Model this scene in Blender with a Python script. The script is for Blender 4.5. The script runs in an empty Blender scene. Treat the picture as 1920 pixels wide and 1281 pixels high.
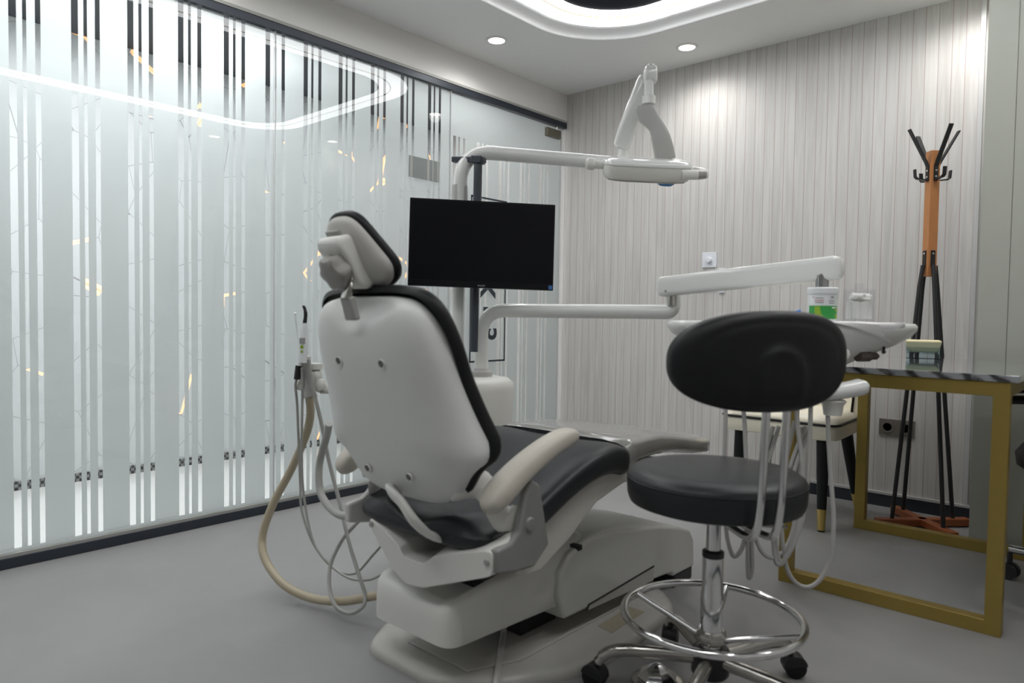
import bpy, bmesh, math, random
from mathutils import Vector, Matrix
random.seed(7)
SC = bpy.context.scene
COL = SC.collection
PI = math.pi
V = Vector

# ------------------------------------------------------------------ materials
def new_mat(name):
    m = bpy.data.materials.new(name); m.use_nodes = True
    nt = m.node_tree; nt.nodes.clear()
    out = nt.nodes.new('ShaderNodeOutputMaterial')
    return m, nt, out
def node(nt, kind, **kw):
    n = nt.nodes.new(kind)
    for k, v in kw.items():
        if k in n.inputs.keys() if hasattr(n.inputs, 'keys') else False: n.inputs[k].default_value = v
        else: setattr(n, k, v)
    return n
def pbr(name, col, rough=.5, metal=0., coat=0., noise=0., nscale=40., bump=0., bscale=200., spec=.5):
    m, nt, out = new_mat(name)
    b = nt.nodes.new('ShaderNodeBsdfPrincipled')
    b.inputs['Base Color'].default_value = (*col, 1); b.inputs['Roughness'].default_value = rough
    b.inputs['Metallic'].default_value = metal; b.inputs['Coat Weight'].default_value = coat
    b.inputs['Specular IOR Level'].default_value = spec
    nt.links.new(b.outputs[0], out.inputs[0])
    tc = nt.nodes.new('ShaderNodeTexCoord')
    n = nt.nodes.new('ShaderNodeTexNoise'); n.inputs['Scale'].default_value = nscale; n.inputs['Detail'].default_value = 4
    nt.links.new(tc.outputs['Object'], n.inputs['Vector'])
    mx = nt.nodes.new('ShaderNodeMix'); mx.data_type = 'RGBA'; mx.blend_type = 'MULTIPLY'
    mx.inputs[0].default_value = 1.
    mx.inputs[6].default_value = (*col, 1)
    rp = nt.nodes.new('ShaderNodeMapRange'); rp.inputs['To Min'].default_value = 1 - max(noise, .02); rp.inputs['To Max'].default_value = 1.
    nt.links.new(n.outputs['Fac'], rp.inputs['Value']); nt.links.new(rp.outputs[0], mx.inputs[7])
    nt.links.new(mx.outputs[2], b.inputs['Base Color'])
    if bump:
        n2 = nt.nodes.new('ShaderNodeTexNoise'); n2.inputs['Scale'].default_value = bscale
        nt.links.new(tc.outputs['Object'], n2.inputs['Vector'])
        bp = nt.nodes.new('ShaderNodeBump'); bp.inputs['Strength'].default_value = bump; bp.inputs['Distance'].default_value = .002
        nt.links.new(n2.outputs['Fac'], bp.inputs['Height']); nt.links.new(bp.outputs[0], b.inputs['Normal'])
    return m
def emit(name, col, s):
    m, nt, out = new_mat(name)
    e = nt.nodes.new('ShaderNodeEmission'); e.inputs[0].default_value = (*col, 1); e.inputs[1].default_value = s
    nt.links.new(e.outputs[0], out.inputs[0]); return m

M = {}
M['plastic'] = pbr('white_plastic', (.74, .735, .70), .38, coat=.15)
M['arm_white'] = pbr('gloss_white_enamel', (.78, .79, .77), .22, coat=.4)
M['shell'] = pbr('backrest_shell_white', (.76, .77, .75), .4, coat=.1)
M['grey_shell'] = pbr('grey_plastic', (.60, .60, .58), .4)
M['warm_plastic'] = pbr('warm_grey_plastic', (.60, .585, .535), .42)
M['mid_grey'] = pbr('mid_grey_plastic', (.34, .34, .32), .45)
M['base_grey'] = pbr('base_plate_grey', (.50, .49, .46), .45, noise=.1)
M['black_leather'] = pbr('black_vinyl', (.018, .020, .023), .40, bump=.12, bscale=260, spec=.4)
M['black_soft'] = pbr('black_upholstery', (.009, .0095, .011), .48, bump=.15, bscale=300, spec=.3)
M['black_plastic'] = pbr('black_plastic', (.016, .016, .018), .4)
M['dark_gap'] = pbr('dark_recess', (.01, .01, .012), .6)
M['navy_frame'] = pbr('anthracite_aluminium', (.035, .042, .055), .4, metal=.3)
M['dark_pole'] = pbr('slate_painted_pole', (.045, .055, .07), .35)
M['arm_beige'] = pbr('beige_armrest', (.56, .525, .46), .5)
M['chrome'] = pbr('chrome', (.78, .78, .78), .10, metal=1.)
M['chrome_dull'] = pbr('worn_chrome', (.62, .60, .56), .2, metal=1., noise=.25, nscale=30)
M['gold'] = pbr('brushed_gold_paint', (.40, .29, .075), .38, metal=.55, noise=.12, nscale=25)
M['brass'] = pbr('brass_tip', (.62, .47, .16), .28, metal=.8)
M['bronze'] = pbr('bronze_fitting', (.22, .20, .16), .35, metal=.7)
M['screen'] = pbr('monitor_black', (.004, .0045, .006), .3, spec=.25)
M['hose_grey'] = pbr('grey_hose', (.40, .40, .38), .45)
M['hose_white'] = pbr('pale_hose', (.46, .455, .44), .45)
M['hose_beige'] = pbr('beige_hose', (.45, .39, .28), .45)
M['wood_orange'] = pbr('cherry_wood', (.55, .235, .085), .45, noise=.2, nscale=12)
M['wood_base'] = pbr('cherry_wood_base', (.36, .10, .03), .45, noise=.3, nscale=12)
M['cream'] = pbr('cream_leatherette', (.80, .75, .62), .45)
M['wax'] = pbr('cream_wax', (.85, .74, .45), .5)
M['white'] = pbr('white_paint', (.78, .77, .75), .7)
M['grey_wall'] = pbr('grey_wall_paint', (.47, .46, .45), .6)
M['lip_white'] = pbr('cove_white', (.92, .92, .93), .8)
M['ceil'] = pbr('ceiling_paint', (.84, .845, .84), .8)
M['sage'] = pbr('sage_grey_panel', (.42, .43, .38), .45)
M['navy'] = pbr('dark_stretch_ceiling', (.010, .013, .024), .7, spec=.2)
M['green'] = pbr('green_label', (.04, .33, .07), .4)
M['lime'] = pbr('lime_fruit_print', (.28, .45, .04), .4)
M['blue'] = pbr('blue_plastic', (.05, .25, .75), .35)
M['lamp_blue'] = pbr('lamp_blue_lens', (.06, .22, .45), .2)
M['tub_white'] = pbr('tub_white', (.82, .85, .86), .35)
M['label_grey'] = pbr('label_grey_print', (.35, .36, .36), .5)
M['label_pink'] = pbr('label_pink_print', (.65, .25, .32), .5)
M['socket'] = pbr('taupe_socket', (.16, .145, .125), .4)
M['switch'] = pbr('white_switch', (.80, .82, .88), .3)
M['paper'] = pbr('white_paper', (.86, .86, .86), .8)
M['cotton'] = pbr('cotton_rolls', (.85, .85, .80), .9)
M['yellow_tape'] = pbr('tan_tape', (.40, .36, .27), .6, noise=.2, nscale=60)
M['logo_grey'] = pbr('grey_logo_print', (.45, .45, .45), .5)
M['brown_fit'] = pbr('brown_metal_fitting', (.12, .10, .085), .35, metal=.5)
M['trim_light'] = pbr('light_aluminium_trim', (.60, .60, .60), .4, metal=.2)
M['ring'] = emit('cove_light_diffuser', (.985, .995, 1.), 7.0)
M['down'] = emit('downlight_diffuser', (1., .96, .9), 8.)

def plank_mat():
    m, nt, out = new_mat('whitewashed_planks')
    L = nt.links.new
    b = nt.nodes.new('ShaderNodeBsdfPrincipled'); b.inputs['Roughness'].default_value = .55
    tc = nt.nodes.new('ShaderNodeTexCoord'); sep = nt.nodes.new('ShaderNodeSeparateXYZ'); L(tc.outputs['Object'], sep.inputs[0])
    def math_(op, a, bb=None):
        n = nt.nodes.new('ShaderNodeMath'); n.operation = op
        for i, v in enumerate((a, bb)):
            if v is None: continue
            if isinstance(v, (int, float)): n.inputs[i].default_value = v
            else: L(v, n.inputs[i])
        return n.outputs[0]
    u = math_('DIVIDE', math_('ADD', sep.outputs['X'], .96 + .0567 * 60), .0567)
    fr = math_('FRACT', u); idx = math_('FLOOR', u)
    edge = math_('ABSOLUTE', math_('SUBTRACT', fr, .5))
    line = math_('GREATER_THAN', edge, .474)
    # per plank tint
    wn = nt.nodes.new('ShaderNodeTexWhiteNoise'); wn.noise_dimensions = '1D'; L(idx, wn.inputs['W'])
    # grain: stretched noise
    cmb = nt.nodes.new('ShaderNodeCombineXYZ'); L(math_('MULTIPLY', sep.outputs['X'], 48.), cmb.inputs[0]); L(math_('MULTIPLY', sep.outputs['Z'], 2.2), cmb.inputs[1]); L(math_('MULTIPLY', idx, 3.7), cmb.inputs[2])
    ns = nt.nodes.new('ShaderNodeTexNoise'); ns.inputs['Scale'].default_value = 1.; ns.inputs['Detail'].default_value = 6; ns.inputs['Distortion'].default_value = .8
    L(cmb.outputs[0], ns.inputs['Vector'])
    rp = nt.nodes.new('ShaderNodeValToRGB')
    rp.color_ramp.elements[0].position = .3; rp.color_ramp.elements[0].color = (.545, .525, .505, 1)
    rp.color_ramp.elements[1].position = .62; rp.color_ramp.elements[1].color = (.635, .62, .60, 1)
    L(ns.outputs['Fac'], rp.inputs[0])
    hv = nt.nodes.new('ShaderNodeMix'); hv.data_type = 'RGBA'; hv.blend_type = 'MULTIPLY'; hv.inputs[0].default_value = 1
    mr = nt.nodes.new('ShaderNodeMapRange'); mr.inputs['To Min'].default_value = .95; mr.inputs['To Max'].default_value = 1.02; L(wn.outputs['Value'], mr.inputs['Value'])
    L(rp.outputs[0], hv.inputs[6]); L(mr.outputs[0], hv.inputs[7])
    mx = nt.nodes.new('ShaderNodeMix'); mx.data_type = 'RGBA'; L(line, mx.inputs[0]); L(hv.outputs[2], mx.inputs[6]); mx.inputs[7].default_value = (.40, .32, .30, 1)
    L(mx.outputs[2], b.inputs['Base Color'])
    bp = nt.nodes.new('ShaderNodeBump'); bp.inputs['Strength'].default_value = .4; bp.inputs['Distance'].default_value = .003
    inv = math_('SUBTRACT', 1., line); L(inv, bp.inputs['Height']); L(bp.outputs[0], b.inputs['Normal'])
    L(b.outputs[0], out.inputs[0]); return m
M['planks'] = plank_mat()

def floor_mat():
    m, nt, out = new_mat('grey_vinyl_floor'); L = nt.links.new
    b = nt.nodes.new('ShaderNodeBsdfPrincipled'); b.inputs['Roughness'].default_value = .42; b.inputs['Specular IOR Level'].default_value = .4
    tc = nt.nodes.new('ShaderNodeTexCoord')
    n = nt.nodes.new('ShaderNodeTexNoise'); n.inputs['Scale'].default_value = 2.2; n.inputs['Detail'].default_value = 5; n.inputs['Roughness'].default_value = .6
    L(tc.outputs['Object'], n.inputs['Vector'])
    rp = nt.nodes.new('ShaderNodeValToRGB')
    rp.color_ramp.elements[0].position = .3; rp.color_ramp.elements[0].color = (.27, .268, .267, 1)
    rp.color_ramp.elements[1].position = .75; rp.color_ramp.elements[1].color = (.315, .313, .311, 1)
    L(n.outputs['Fac'], rp.inputs[0]); L(rp.outputs[0], b.inputs['Base Color'])
    L(b.outputs[0], out.inputs[0]); return m
M['floor'] = floor_mat()

def marble_mat():
    m, nt, out = new_mat('grey_veined_marble'); L = nt.links.new
    b = nt.nodes.new('ShaderNodeBsdfPrincipled'); b.inputs['Roughness'].default_value = .06; b.inputs['Coat Weight'].default_value = 1.; b.inputs['Coat Roughness'].default_value = .04; b.inputs['Specular IOR Level'].default_value = .8
    tc = nt.nodes.new('ShaderNodeTexCoord')
    mp = nt.nodes.new('ShaderNodeMapping'); mp.inputs['Rotation'].default_value = (0, .9, .75); mp.inputs['Scale'].default_value = (1, .25, 1)
    L(tc.outputs['Object'], mp.inputs['Vector'])
    w = nt.nodes.new('ShaderNodeTexWave'); w.inputs['Scale'].default_value = 9.; w.inputs['Distortion'].default_value = 2.6; w.inputs['Detail'].default_value = 4; w.inputs['Detail Scale'].default_value = 2.5
    L(mp.outputs[0], w.inputs['Vector'])
    rp = nt.nodes.new('ShaderNodeValToRGB'); e = rp.color_ramp.elements
    e[0].position = .1; e[0].color = (.012, .013, .016, 1); e[1].position = .35; e[1].color = (.16, .165, .18, 1)
    k = e.new(.75); k.color = (.30, .31, .33, 1)
    L(w.outputs['Fac'], rp.inputs[0]); L(rp.outputs[0], b.inputs['Base Color']); L(b.outputs[0], out.inputs[0]); return m
M['marble'] = marble_mat()

def glass_mat(name, tint=(.965, .975, .972), refl=1.0, ior=1.5):
    m, nt, out = new_mat(name); L = nt.links.new
    t = nt.nodes.new('ShaderNodeBsdfTransparent'); t.inputs[0].default_value = (*tint, 1)
    g = nt.nodes.new('ShaderNodeBsdfGlossy'); g.inputs['Roughness'].default_value = .0; g.inputs[0].default_value = (refl, refl, refl, 1)
    f = nt.nodes.new('ShaderNodeFresnel'); f.inputs[0].default_value = ior
    geo = nt.nodes.new('ShaderNodeNewGeometry')
    i = nt.nodes.new('ShaderNodeMath'); i.operation = 'SUBTRACT'; i.inputs[0].default_value = 1.; L(geo.outputs['Backfacing'], i.inputs[1])
    mu = nt.nodes.new('ShaderNodeMath'); mu.operation = 'MULTIPLY'; L(f.outputs[0], mu.inputs[0]); L(i.outputs[0], mu.inputs[1])
    mx = nt.nodes.new('ShaderNodeMixShader'); L(mu.outputs[0], mx.inputs[0]); L(t.outputs[0], mx.inputs[1]); L(g.outputs[0], mx.inputs[2])
    L(mx.outputs[0], out.inputs[0]); return m
M['glass'] = glass_mat('partition_glass')
M['clear'] = glass_mat('clear_plastic', (.975, .975, .985), .9, 1.4)
M['dish_glass'] = glass_mat('dish_glass', (.78, .85, .88), 1., 1.6)
M['cover_film'] = glass_mat('clear_cover_film', (.8, .78, .74), .9, 1.5)

def frost_mat():
    m, nt, out = new_mat('frosted_film'); L = nt.links.new
    d = nt.nodes.new('ShaderNodeBsdfDiffuse'); d.inputs[0].default_value = (.60, .62, .62, 1)
    t = nt.nodes.new('ShaderNodeBsdfTranslucent'); t.inputs[0].default_value = (.86, .88, .88, 1)
    mx = nt.nodes.new('ShaderNodeMixShader'); mx.inputs[0].default_value = .62; L(d.outputs[0], mx.inputs[1]); L(t.outputs[0], mx.inputs[2])
    rf = nt.nodes.new('ShaderNodeBsdfRefraction'); rf.inputs['Color'].default_value = (.88, .90, .90, 1); rf.inputs['Roughness'].default_value = .62; rf.inputs['IOR'].default_value = 1.16
    m2 = nt.nodes.new('ShaderNodeMixShader'); m2.inputs[0].default_value = .30; L(mx.outputs[0], m2.inputs[1]); L(rf.outputs[0], m2.inputs[2])
    L(m2.outputs[0], out.inputs[0]); return m
M['frost'] = frost_mat()
M['sticker'] = pbr('grey_card_film', (.20, .22, .22), .35)

def crackle_mat():
    # corridor feature wall: white faceted panels, thin joints, some of them glowing amber
    m, nt, out = new_mat('faceted_feature_wall'); L = nt.links.new
    tc = nt.nodes.new('ShaderNodeTexCoord')
    mp = nt.nodes.new('ShaderNodeMapping'); mp.inputs['Scale'].default_value = (1, 3.2, 2.6); L(tc.outputs['Object'], mp.inputs[0])
    vo = nt.nodes.new('ShaderNodeTexVoronoi'); vo.feature = 'DISTANCE_TO_EDGE'; vo.inputs['Scale'].default_value = 1.3; L(mp.outputs[0], vo.inputs['Vector'])
    ln = nt.nodes.new('ShaderNodeMath'); ln.operation = 'LESS_THAN'; ln.inputs[1].default_value = .0045; L(vo.outputs['Distance'], ln.inputs[0])
    ns = nt.nodes.new('ShaderNodeTexNoise'); ns.inputs['Scale'].default_value = 2.6; ns.inputs['Detail'].default_value = 1; L(tc.outputs['Object'], ns.inputs['Vector'])
    th = nt.nodes.new('ShaderNodeMath'); th.operation = 'GREATER_THAN'; th.inputs[1].default_value = .605; L(ns.outputs['Fac'], th.inputs[0])
    l2 = nt.nodes.new('ShaderNodeMath'); l2.operation = 'LESS_THAN'; l2.inputs[1].default_value = .028; L(vo.outputs['Distance'], l2.inputs[0])
    gl = nt.nodes.new('ShaderNodeMath'); gl.operation = 'MULTIPLY'; L(th.outputs[0], gl.inputs[0]); L(l2.outputs[0], gl.inputs[1])
    mx = nt.nodes.new('ShaderNodeMix'); mx.data_type = 'RGBA'; L(ln.outputs[0], mx.inputs[0]); mx.inputs[6].default_value = (.62, .64, .65, 1); mx.inputs[7].default_value = (.30, .30, .31, 1)
    b = nt.nodes.new('ShaderNodeBsdfPrincipled'); b.inputs['Roughness'].default_value = .5; L(mx.outputs[2], b.inputs['Base Color'])
    b.inputs['Emission Color'].default_value = (1., .42, .10, 1)
    es = nt.nodes.new('ShaderNodeMath'); es.operation = 'MULTIPLY'; es.inputs[1].default_value = .95; L(gl.outputs[0], es.inputs[0]); L(es.outputs[0], b.inputs['Emission Strength'])
    L(b.outputs[0], out.inputs[0]); return m
M['crackle'] = crackle_mat()
def checker_mat():
    m, nt, out = new_mat('chequered_skirting'); L = nt.links.new
    tc = nt.nodes.new('ShaderNodeTexCoord'); c = nt.nodes.new('ShaderNodeTexChecker'); c.inputs['Scale'].default_value = 60.
    c.inputs['Color1'].default_value = (.03, .03, .03, 1); c.inputs['Color2'].default_value = (.25, .25, .25, 1)
    L(tc.outputs['Object'], c.inputs['Vector'])
    b = nt.nodes.new('ShaderNodeBsdfPrincipled'); L(c.outputs['Color'], b.inputs['Base Color']); L(b.outputs[0], out.inputs[0]); return m
M['checker'] = checker_mat()

# ------------------------------------------------------------------ mesh helpers
def root_of(o):
    l = V((0, 0, 0))
    while o is not None: l += o.location; o = o.parent
    return l
def obj(name, bm, mat, parent=None, smooth=40, bevel=0, seg=3, subsurf=0, solid=0):
    bmesh.ops.recalc_face_normals(bm, faces=bm.faces)
    me = bpy.data.meshes.new(name)
    if parent is not None: bmesh.ops.translate(bm, verts=bm.verts, vec=-root_of(parent))
    bm.to_mesh(me); bm.free()
    o = bpy.data.objects.new(name, me); COL.objects.link(o)
    if parent is not None: o.parent = parent
    me.materials.append(M[mat])
    if smooth:
        me.shade_smooth()
        me.set_sharp_from_angle(angle=math.radians(smooth))
    if solid:
        s = o.modifiers.new('solid', 'SOLIDIFY'); s.thickness = solid; s.offset = 0
    if bevel:
        b = o.modifiers.new('bevel', 'BEVEL'); b.width = bevel; b.segments = seg; b.limit_method = 'ANGLE'; b.angle_limit = math.radians(35)
        b.harden_normals = False
    if subsurf:
        s = o.modifiers.new('sub', 'SUBSURF'); s.levels = subsurf; s.render_levels = subsurf
    return o
def place(bm, verts_before, mtx):
    vs = [v for v in bm.verts if v not in verts_before]
    bmesh.ops.transform(bm, matrix=mtx, verts=vs)
def box(bm, a, b):
    x0, y0, z0 = a; x1, y1, z1 = b
    vs = [bm.verts.new(p) for p in ((x0,y0,z0),(x1,y0,z0),(x1,y1,z0),(x0,y1,z0),(x0,y0,z1),(x1,y0,z1),(x1,y1,z1),(x0,y1,z1))]
    for f in ((0,3,2,1),(4,5,6,7),(0,1,5,4),(1,2,6,5),(2,3,7,6),(3,0,4,7)): bm.faces.new([vs[i] for i in f])
    return vs
def obox(bm, c, ax, ay, az, sx, sy, sz):
    """box centred at c with axes ax, ay, az and full sizes"""
    c = V(c); ax = V(ax).normalized(); ay = V(ay).normalized(); az = V(az).normalized(); vs = []
    for dz in (-.5, .5):
        for dx, dy in ((-.5,-.5),(.5,-.5),(.5,.5),(-.5,.5)): vs.append(bm.verts.new(c + ax*dx*sx + ay*dy*sy + az*dz*sz))
    for f in ((0,3,2,1),(4,5,6,7),(0,1,5,4),(1,2,6,5),(2,3,7,6),(3,0,4,7)): bm.faces.new([vs[i] for i in f])
    return vs
def prism(bm, pts, vec):
    """closed polygon (3D points) swept along vec"""
    vec = V(vec); a = [bm.verts.new(V(p)) for p in pts]; b = [bm.verts.new(V(p) + vec) for p in pts]; n = len(pts)
    bm.faces.new(a); bm.faces.new(b[::-1])
    for i in range(n): bm.faces.new((a[i], b[i], b[(i+1)%n], a[(i+1)%n]))
def loft(bm, rings, cap=True, closed=True):
    R = [[bm.verts.new(V(p)) for p in r] for r in rings]; n = len(R[0])
    for r0, r1 in zip(R, R[1:]):
        for i in range(n if closed else n-1): bm.faces.new((r0[i], r0[(i+1)%n], r1[(i+1)%n], r1[i]))
    if cap: bm.faces.new(R[0][::-1]); bm.faces.new(R[-1])
    return R
def lathe(bm, prof, c=(0,0,0), seg=28, axis=(0,0,1)):
    c = V(c); az = V(axis).normalized(); ax = az.orthogonal().normalized(); ay = az.cross(ax)
    rings = []
    for r, z in prof: rings.append([c + az*z + (ax*math.cos(t) + ay*math.sin(t))*max(r, 1e-4) for t in (2*PI*i/seg for i in range(seg))])
    loft(bm, rings)
def cyl(bm, a, b, r, r2=None, seg=20):
    a = V(a); b = V(b); r2 = r if r2 is None else r2
    lathe(bm, [(r, 0), (r2, (b-a).length)], a, seg, b-a)
def spline(pts, n=8):
    P = [V(p) for p in pts]
    if len(P) < 3: return P
    P = [P[0]*2-P[1]] + P + [P[-1]*2-P[-2]]; out = []
    for i in range(1, len(P)-2):
        for k in range(n):
            t = k/n; a, b, c, d = P[i-1], P[i], P[i+1], P[i+2]
            out.append(.5*((2*b) + (c-a)*t + (2*a-5*b+4*c-d)*t*t + (3*b-a-3*c+d)*t**3))
    out.append(P[-2]); return out
def tube(bm, pts, r, n=8, seg=12, smooth=True, closed=False, flat=None, up=None):
    P = spline(pts, n) if smooth else [V(p) for p in pts]
    if closed: P = P[:-1] if (P[0]-P[-1]).length < 1e-5 else P
    N = len(P); rs = r if isinstance(r, (list, tuple)) else None
    rings = []; prev = None
    for i in range(N):
        if closed: t = (P[(i+1)%N]-P[i-1]).normalized()
        else: t = (P[min(i+1,N-1)]-P[max(i-1,0)]).normalized()
        if up is not None: x = (V(up) - t*V(up).dot(t)).normalized()
        elif prev is None: x = t.orthogonal().normalized()
        else: x = (prev - t*prev.dot(t)).normalized()
        prev = x; y = t.cross(x)
        rr = r if rs is None else rs[0] + (rs[-1]-rs[0])*i/(N-1) if len(rs) == 2 else rs[min(int(i/(N-1)*(len(rs)-1)+.5), len(rs)-1)]
        fl = 1. if flat is None else flat
        rings.append([P[i] + (x*math.cos(2*PI*k/seg)*fl + y*math.sin(2*PI*k/seg))*rr for k in range(seg)])
    if closed:
        R = [[bm.verts.new(p) for p in q] for q in rings]
        for i in range(N):
            a, b = R[i], R[(i+1)%N]
            for k in range(seg): bm.faces.new((a[k], a[(k+1)%seg], b[(k+1)%seg], b[k]))
    else: loft(bm, rings)
def fillet(pts, rad, n=6):
    """polyline with rounded corners"""
    P = [V(p) for p in pts]; out = [P[0]]
    for i in range(1, len(P)-1):
        a, b, c = P[i-1], P[i], P[i+1]; d1 = (a-b); d2 = (c-b)
        r = min(rad, d1.length*.49, d2.length*.49); p = b + d1.normalized()*r; q = b + d2.normalized()*r
        for k in range(n+1):
            t = k/n; out.append(p*(1-t)**2 + b*2*t*(1-t) + q*t*t)
    out.append(P[-1]); return out
def round_poly(pts, rad, n=5):
    """closed 2D/3D polygon with rounded corners"""
    P = [V(p) for p in pts]; N = len(P); out = []
    for i in range(N):
        a, b, c = P[i-1], P[i], P[(i+1)%N]; d1 = a-b; d2 = c-b
        rr = rad[i] if isinstance(rad, (list, tuple)) else rad
        r = min(rr, d1.length*.48, d2.length*.48); p = b + d1.normalized()*r; q = b + d2.normalized()*r
        for k in range(n+1):
            t = k/n; out.append(p*(1-t)**2 + b*2*t*(1-t) + q*t*t)
    return out
def resample(poly, n):
    P = [V(p) for p in poly]; P.append(P[0]); L = [0]
    for a, b in zip(P, P[1:]): L.append(L[-1] + (b-a).length)
    out = []; j = 0
    for i in range(n):
        s = L[-1]*i/n
        while L[j+1] < s: j += 1
        t = (s-L[j])/max(L[j+1]-L[j], 1e-9); out.append(P[j].lerp(P[j+1], t))
    return out
def dome(bm, outline, fn, center, rings=14, m=2.6):
    """outline: list of (u,v); fn(u,v,k)->3D with k = 0 centre .. 1 rim; returns rim verts"""
    cu, cv = center; R = []
    for j in range(1, rings+1):
        k = math.sin(PI/2*j/rings)
        R.append([bm.verts.new(fn(cu+(u-cu)*k, cv+(v-cv)*k, k)) for u, v in outline])
    c = bm.verts.new(fn(cu, cv, 0)); n = len(outline)
    for i in range(n): bm.faces.new((c, R[0][i], R[0][(i+1)%n]))
    for a, b in zip(R, R[1:]):
        for i in range(n): bm.faces.new((a[i], a[(i+1)%n], b[(i+1)%n], b[i]))
    return R[-1]
def bridge(bm, a, b):
    n = len(a)
    for i in range(n): bm.faces.new((a[i], a[(i+1)%n], b[(i+1)%n], b[i]))
def lerp_table(T, x):
    T = sorted(T)
    if x <= T[0][0]: return T[0][1]
    for (a, va), (b, vb) in zip(T, T[1:]):
        if x <= b: return va + (vb-va)*(x-a)/(b-a)
    return T[-1][1]
def thing(name, label, cat, loc=(0,0,0), group=None):
    o = bpy.data.objects.new(name, None); COL.objects.link(o); o.location = loc; o.empty_display_size = .1
    o['label'] = label; o['category'] = cat
    if group: o['group'] = group
    bpy.context.view_layer.update()
    return o
def tag(o, label, cat, group=None):
    o['label'] = label; o['category'] = cat
    if group: o['group'] = group
    return o
def struct(name, bm, mat, parent=None, **kw):
    o = obj(name, bm, mat, parent, **kw)
    if parent is None: o['kind'] = 'structure'
    return o
def B(): return bmesh.new()
def text(name, body, size, mtx, mat, parent=None, ext=.0005, align='CENTER', bold=0.):
    c = bpy.data.curves.new(name, 'FONT'); c.body = body; c.size = size; c.align_x = align; c.align_y = 'CENTER'; c.extrude = ext
    o = bpy.data.objects.new(name, c); COL.objects.link(o); c.materials.append(M[mat])
    c.offset = bold
    bpy.context.view_layer.update()
    me = bpy.data.meshes.new_from_object(o.evaluated_get(bpy.context.evaluated_depsgraph_get())); me.transform(mtx)
    bpy.data.objects.remove(o); o = bpy.data.objects.new(name, me); COL.objects.link(o)
    if parent is not None: me.transform(Matrix.Translation(-root_of(parent))); o.parent = parent
    return o
def frame_mtx(o, x, y):
    x = V(x).normalized(); y = V(y); z = x.cross(y).normalized(); y = z.cross(x)
    return Matrix(((x.x,y.x,z.x,o[0]),(x.y,y.y,z.y,o[1]),(x.z,y.z,z.z,o[2]),(0,0,0,1)))
M['warm_shell'] = pbr('headrest_shell_grey', (.58, .57, .54), .45)
M['recess_shade_grey'] = pbr('recess_shade_grey', (.12, .12, .12), .6)  # dark tone painting the shade inside the backrest recesses
M['bracket_grey'] = pbr('bracket_grey', (.25, .25, .24), .42)
M['corridor_ceil'] = pbr('corridor_slate_ceiling', (.075, .08, .09), .7)
M['mid_knob'] = pbr('taupe_knob', (.33, .32, .30), .5)
M['legcover'] = pbr('cloudy_plastic_cover', (.30, .295, .28), .22, coat=.6, noise=.15, nscale=20)
M['lamp_beige'] = pbr('lamp_body_ivory', (.72, .71, .66), .35, coat=.1)
M['lens_grey'] = pbr('lamp_lens_rim', (.46, .46, .43), .12, coat=.5)
M['yoke_grey'] = pbr('yoke_light_grey', (.50, .50, .48), .4)
M['screen_glass'] = pbr('monitor_screen', (.0035, .004, .006), .28, spec=.2)
M['blue_sticker'] = pbr('blue_sticker', (.05, .16, .42), .4)
M['steel_dark'] = pbr('polished_steel', (.5, .5, .5), .12, metal=1.)
M['clear_lid'] = glass_mat('clear_lid_plastic', (.96, .96, .975), .9, 1.45)

# ------------------------------------------------------------------ the room
GX, BY, HZ = -3.054, 3.957, 2.486
RX, FY = .62, -1.7
b = B(); box(b, (GX-.02, FY-.1, -.08), (RX+.1, BY+.12, 0)); struct('floor', b, 'floor', smooth=0)
b = B(); box(b, (GX-1.5, BY, -.08), (RX+.1, BY+.12, HZ+.3)); struct('wall_back', b, 'planks', smooth=0)
b = B(); box(b, (RX, FY-.1, 0), (RX+.1, BY, HZ+.3)); struct('wall_right', b, 'grey_wall', smooth=0)
b = B(); box(b, (GX-1.5, FY-.1, 0), (RX, FY, HZ+.3)); struct('wall_front', b, 'grey_wall', smooth=0)
b = B(); box(b, (GX-.10, FY, 2.286), (GX+.004, BY, HZ+.3)); struct('wall_left', b, 'white', smooth=0)
# sage panelled return on the right of the planks
b = B(); box(b, (-.541, 3.63, 0), (-.4335, BY, HZ)); box(b, (-.4305, 3.63, 0), (.10, BY, HZ)); box(b, (.103, 3.63, 0), (RX, BY, HZ)); box(b, (-.53, 3.637, 0), (RX, BY, HZ))
struct('wall_side', b, 'sage', smooth=0)
b = B(); box(b, (-.618, BY-.012, .07), (-.598, BY, HZ)); struct('trim_3', b, 'trim_light', smooth=0)
b = B(); box(b, (GX, BY-.012, 0), (-.541, BY, .062)); bb = struct('baseboard_back', b, 'navy_frame', smooth=0)
b = B(); box(b, (GX, BY-.016, .062), (-.541, BY, .074)); struct('trim_4', b, 'trim_light', smooth=0)
b = B(); box(b, (RX-.012, FY, 0), (RX, 3.63, .07)); struct('baseboard_right', b, 'navy_frame', smooth=0)

# ceiling with the rounded cove opening
CX0, CX1, CY0, CY1 = -2.475, -.225, -.2, 3.40
def rrect(x0, x1, y0, y1, r, n=12):
    out = []
    for cx, cy, a0 in ((x1-r, y1-r, 0), (x0+r, y1-r, PI/2), (x0+r, y0+r, PI), (x1-r, y0+r, 3*PI/2)):
        for i in range(n+1):
            a = a0 + PI/2*i/n; out.append((cx+r*math.cos(a), cy+r*math.sin(a)))
    return out
def crad(r): return .46 - .55*r
outer = rrect(CX0, CX1, CY0, CY1, .46)
b = B()
ov = [b.verts.new((x, y, HZ)) for x, y in ((GX-.02, FY), (RX, FY), (RX, BY), (GX-.02, BY))]
iv = [b.verts.new((x, y, HZ)) for x, y in outer]
es = [b.edges.new((ov[i], ov[(i+1)%4])) for i in range(4)] + [b.edges.new((iv[i], iv[(i+1)%len(iv)])) for i in range(len(iv))]
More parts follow.
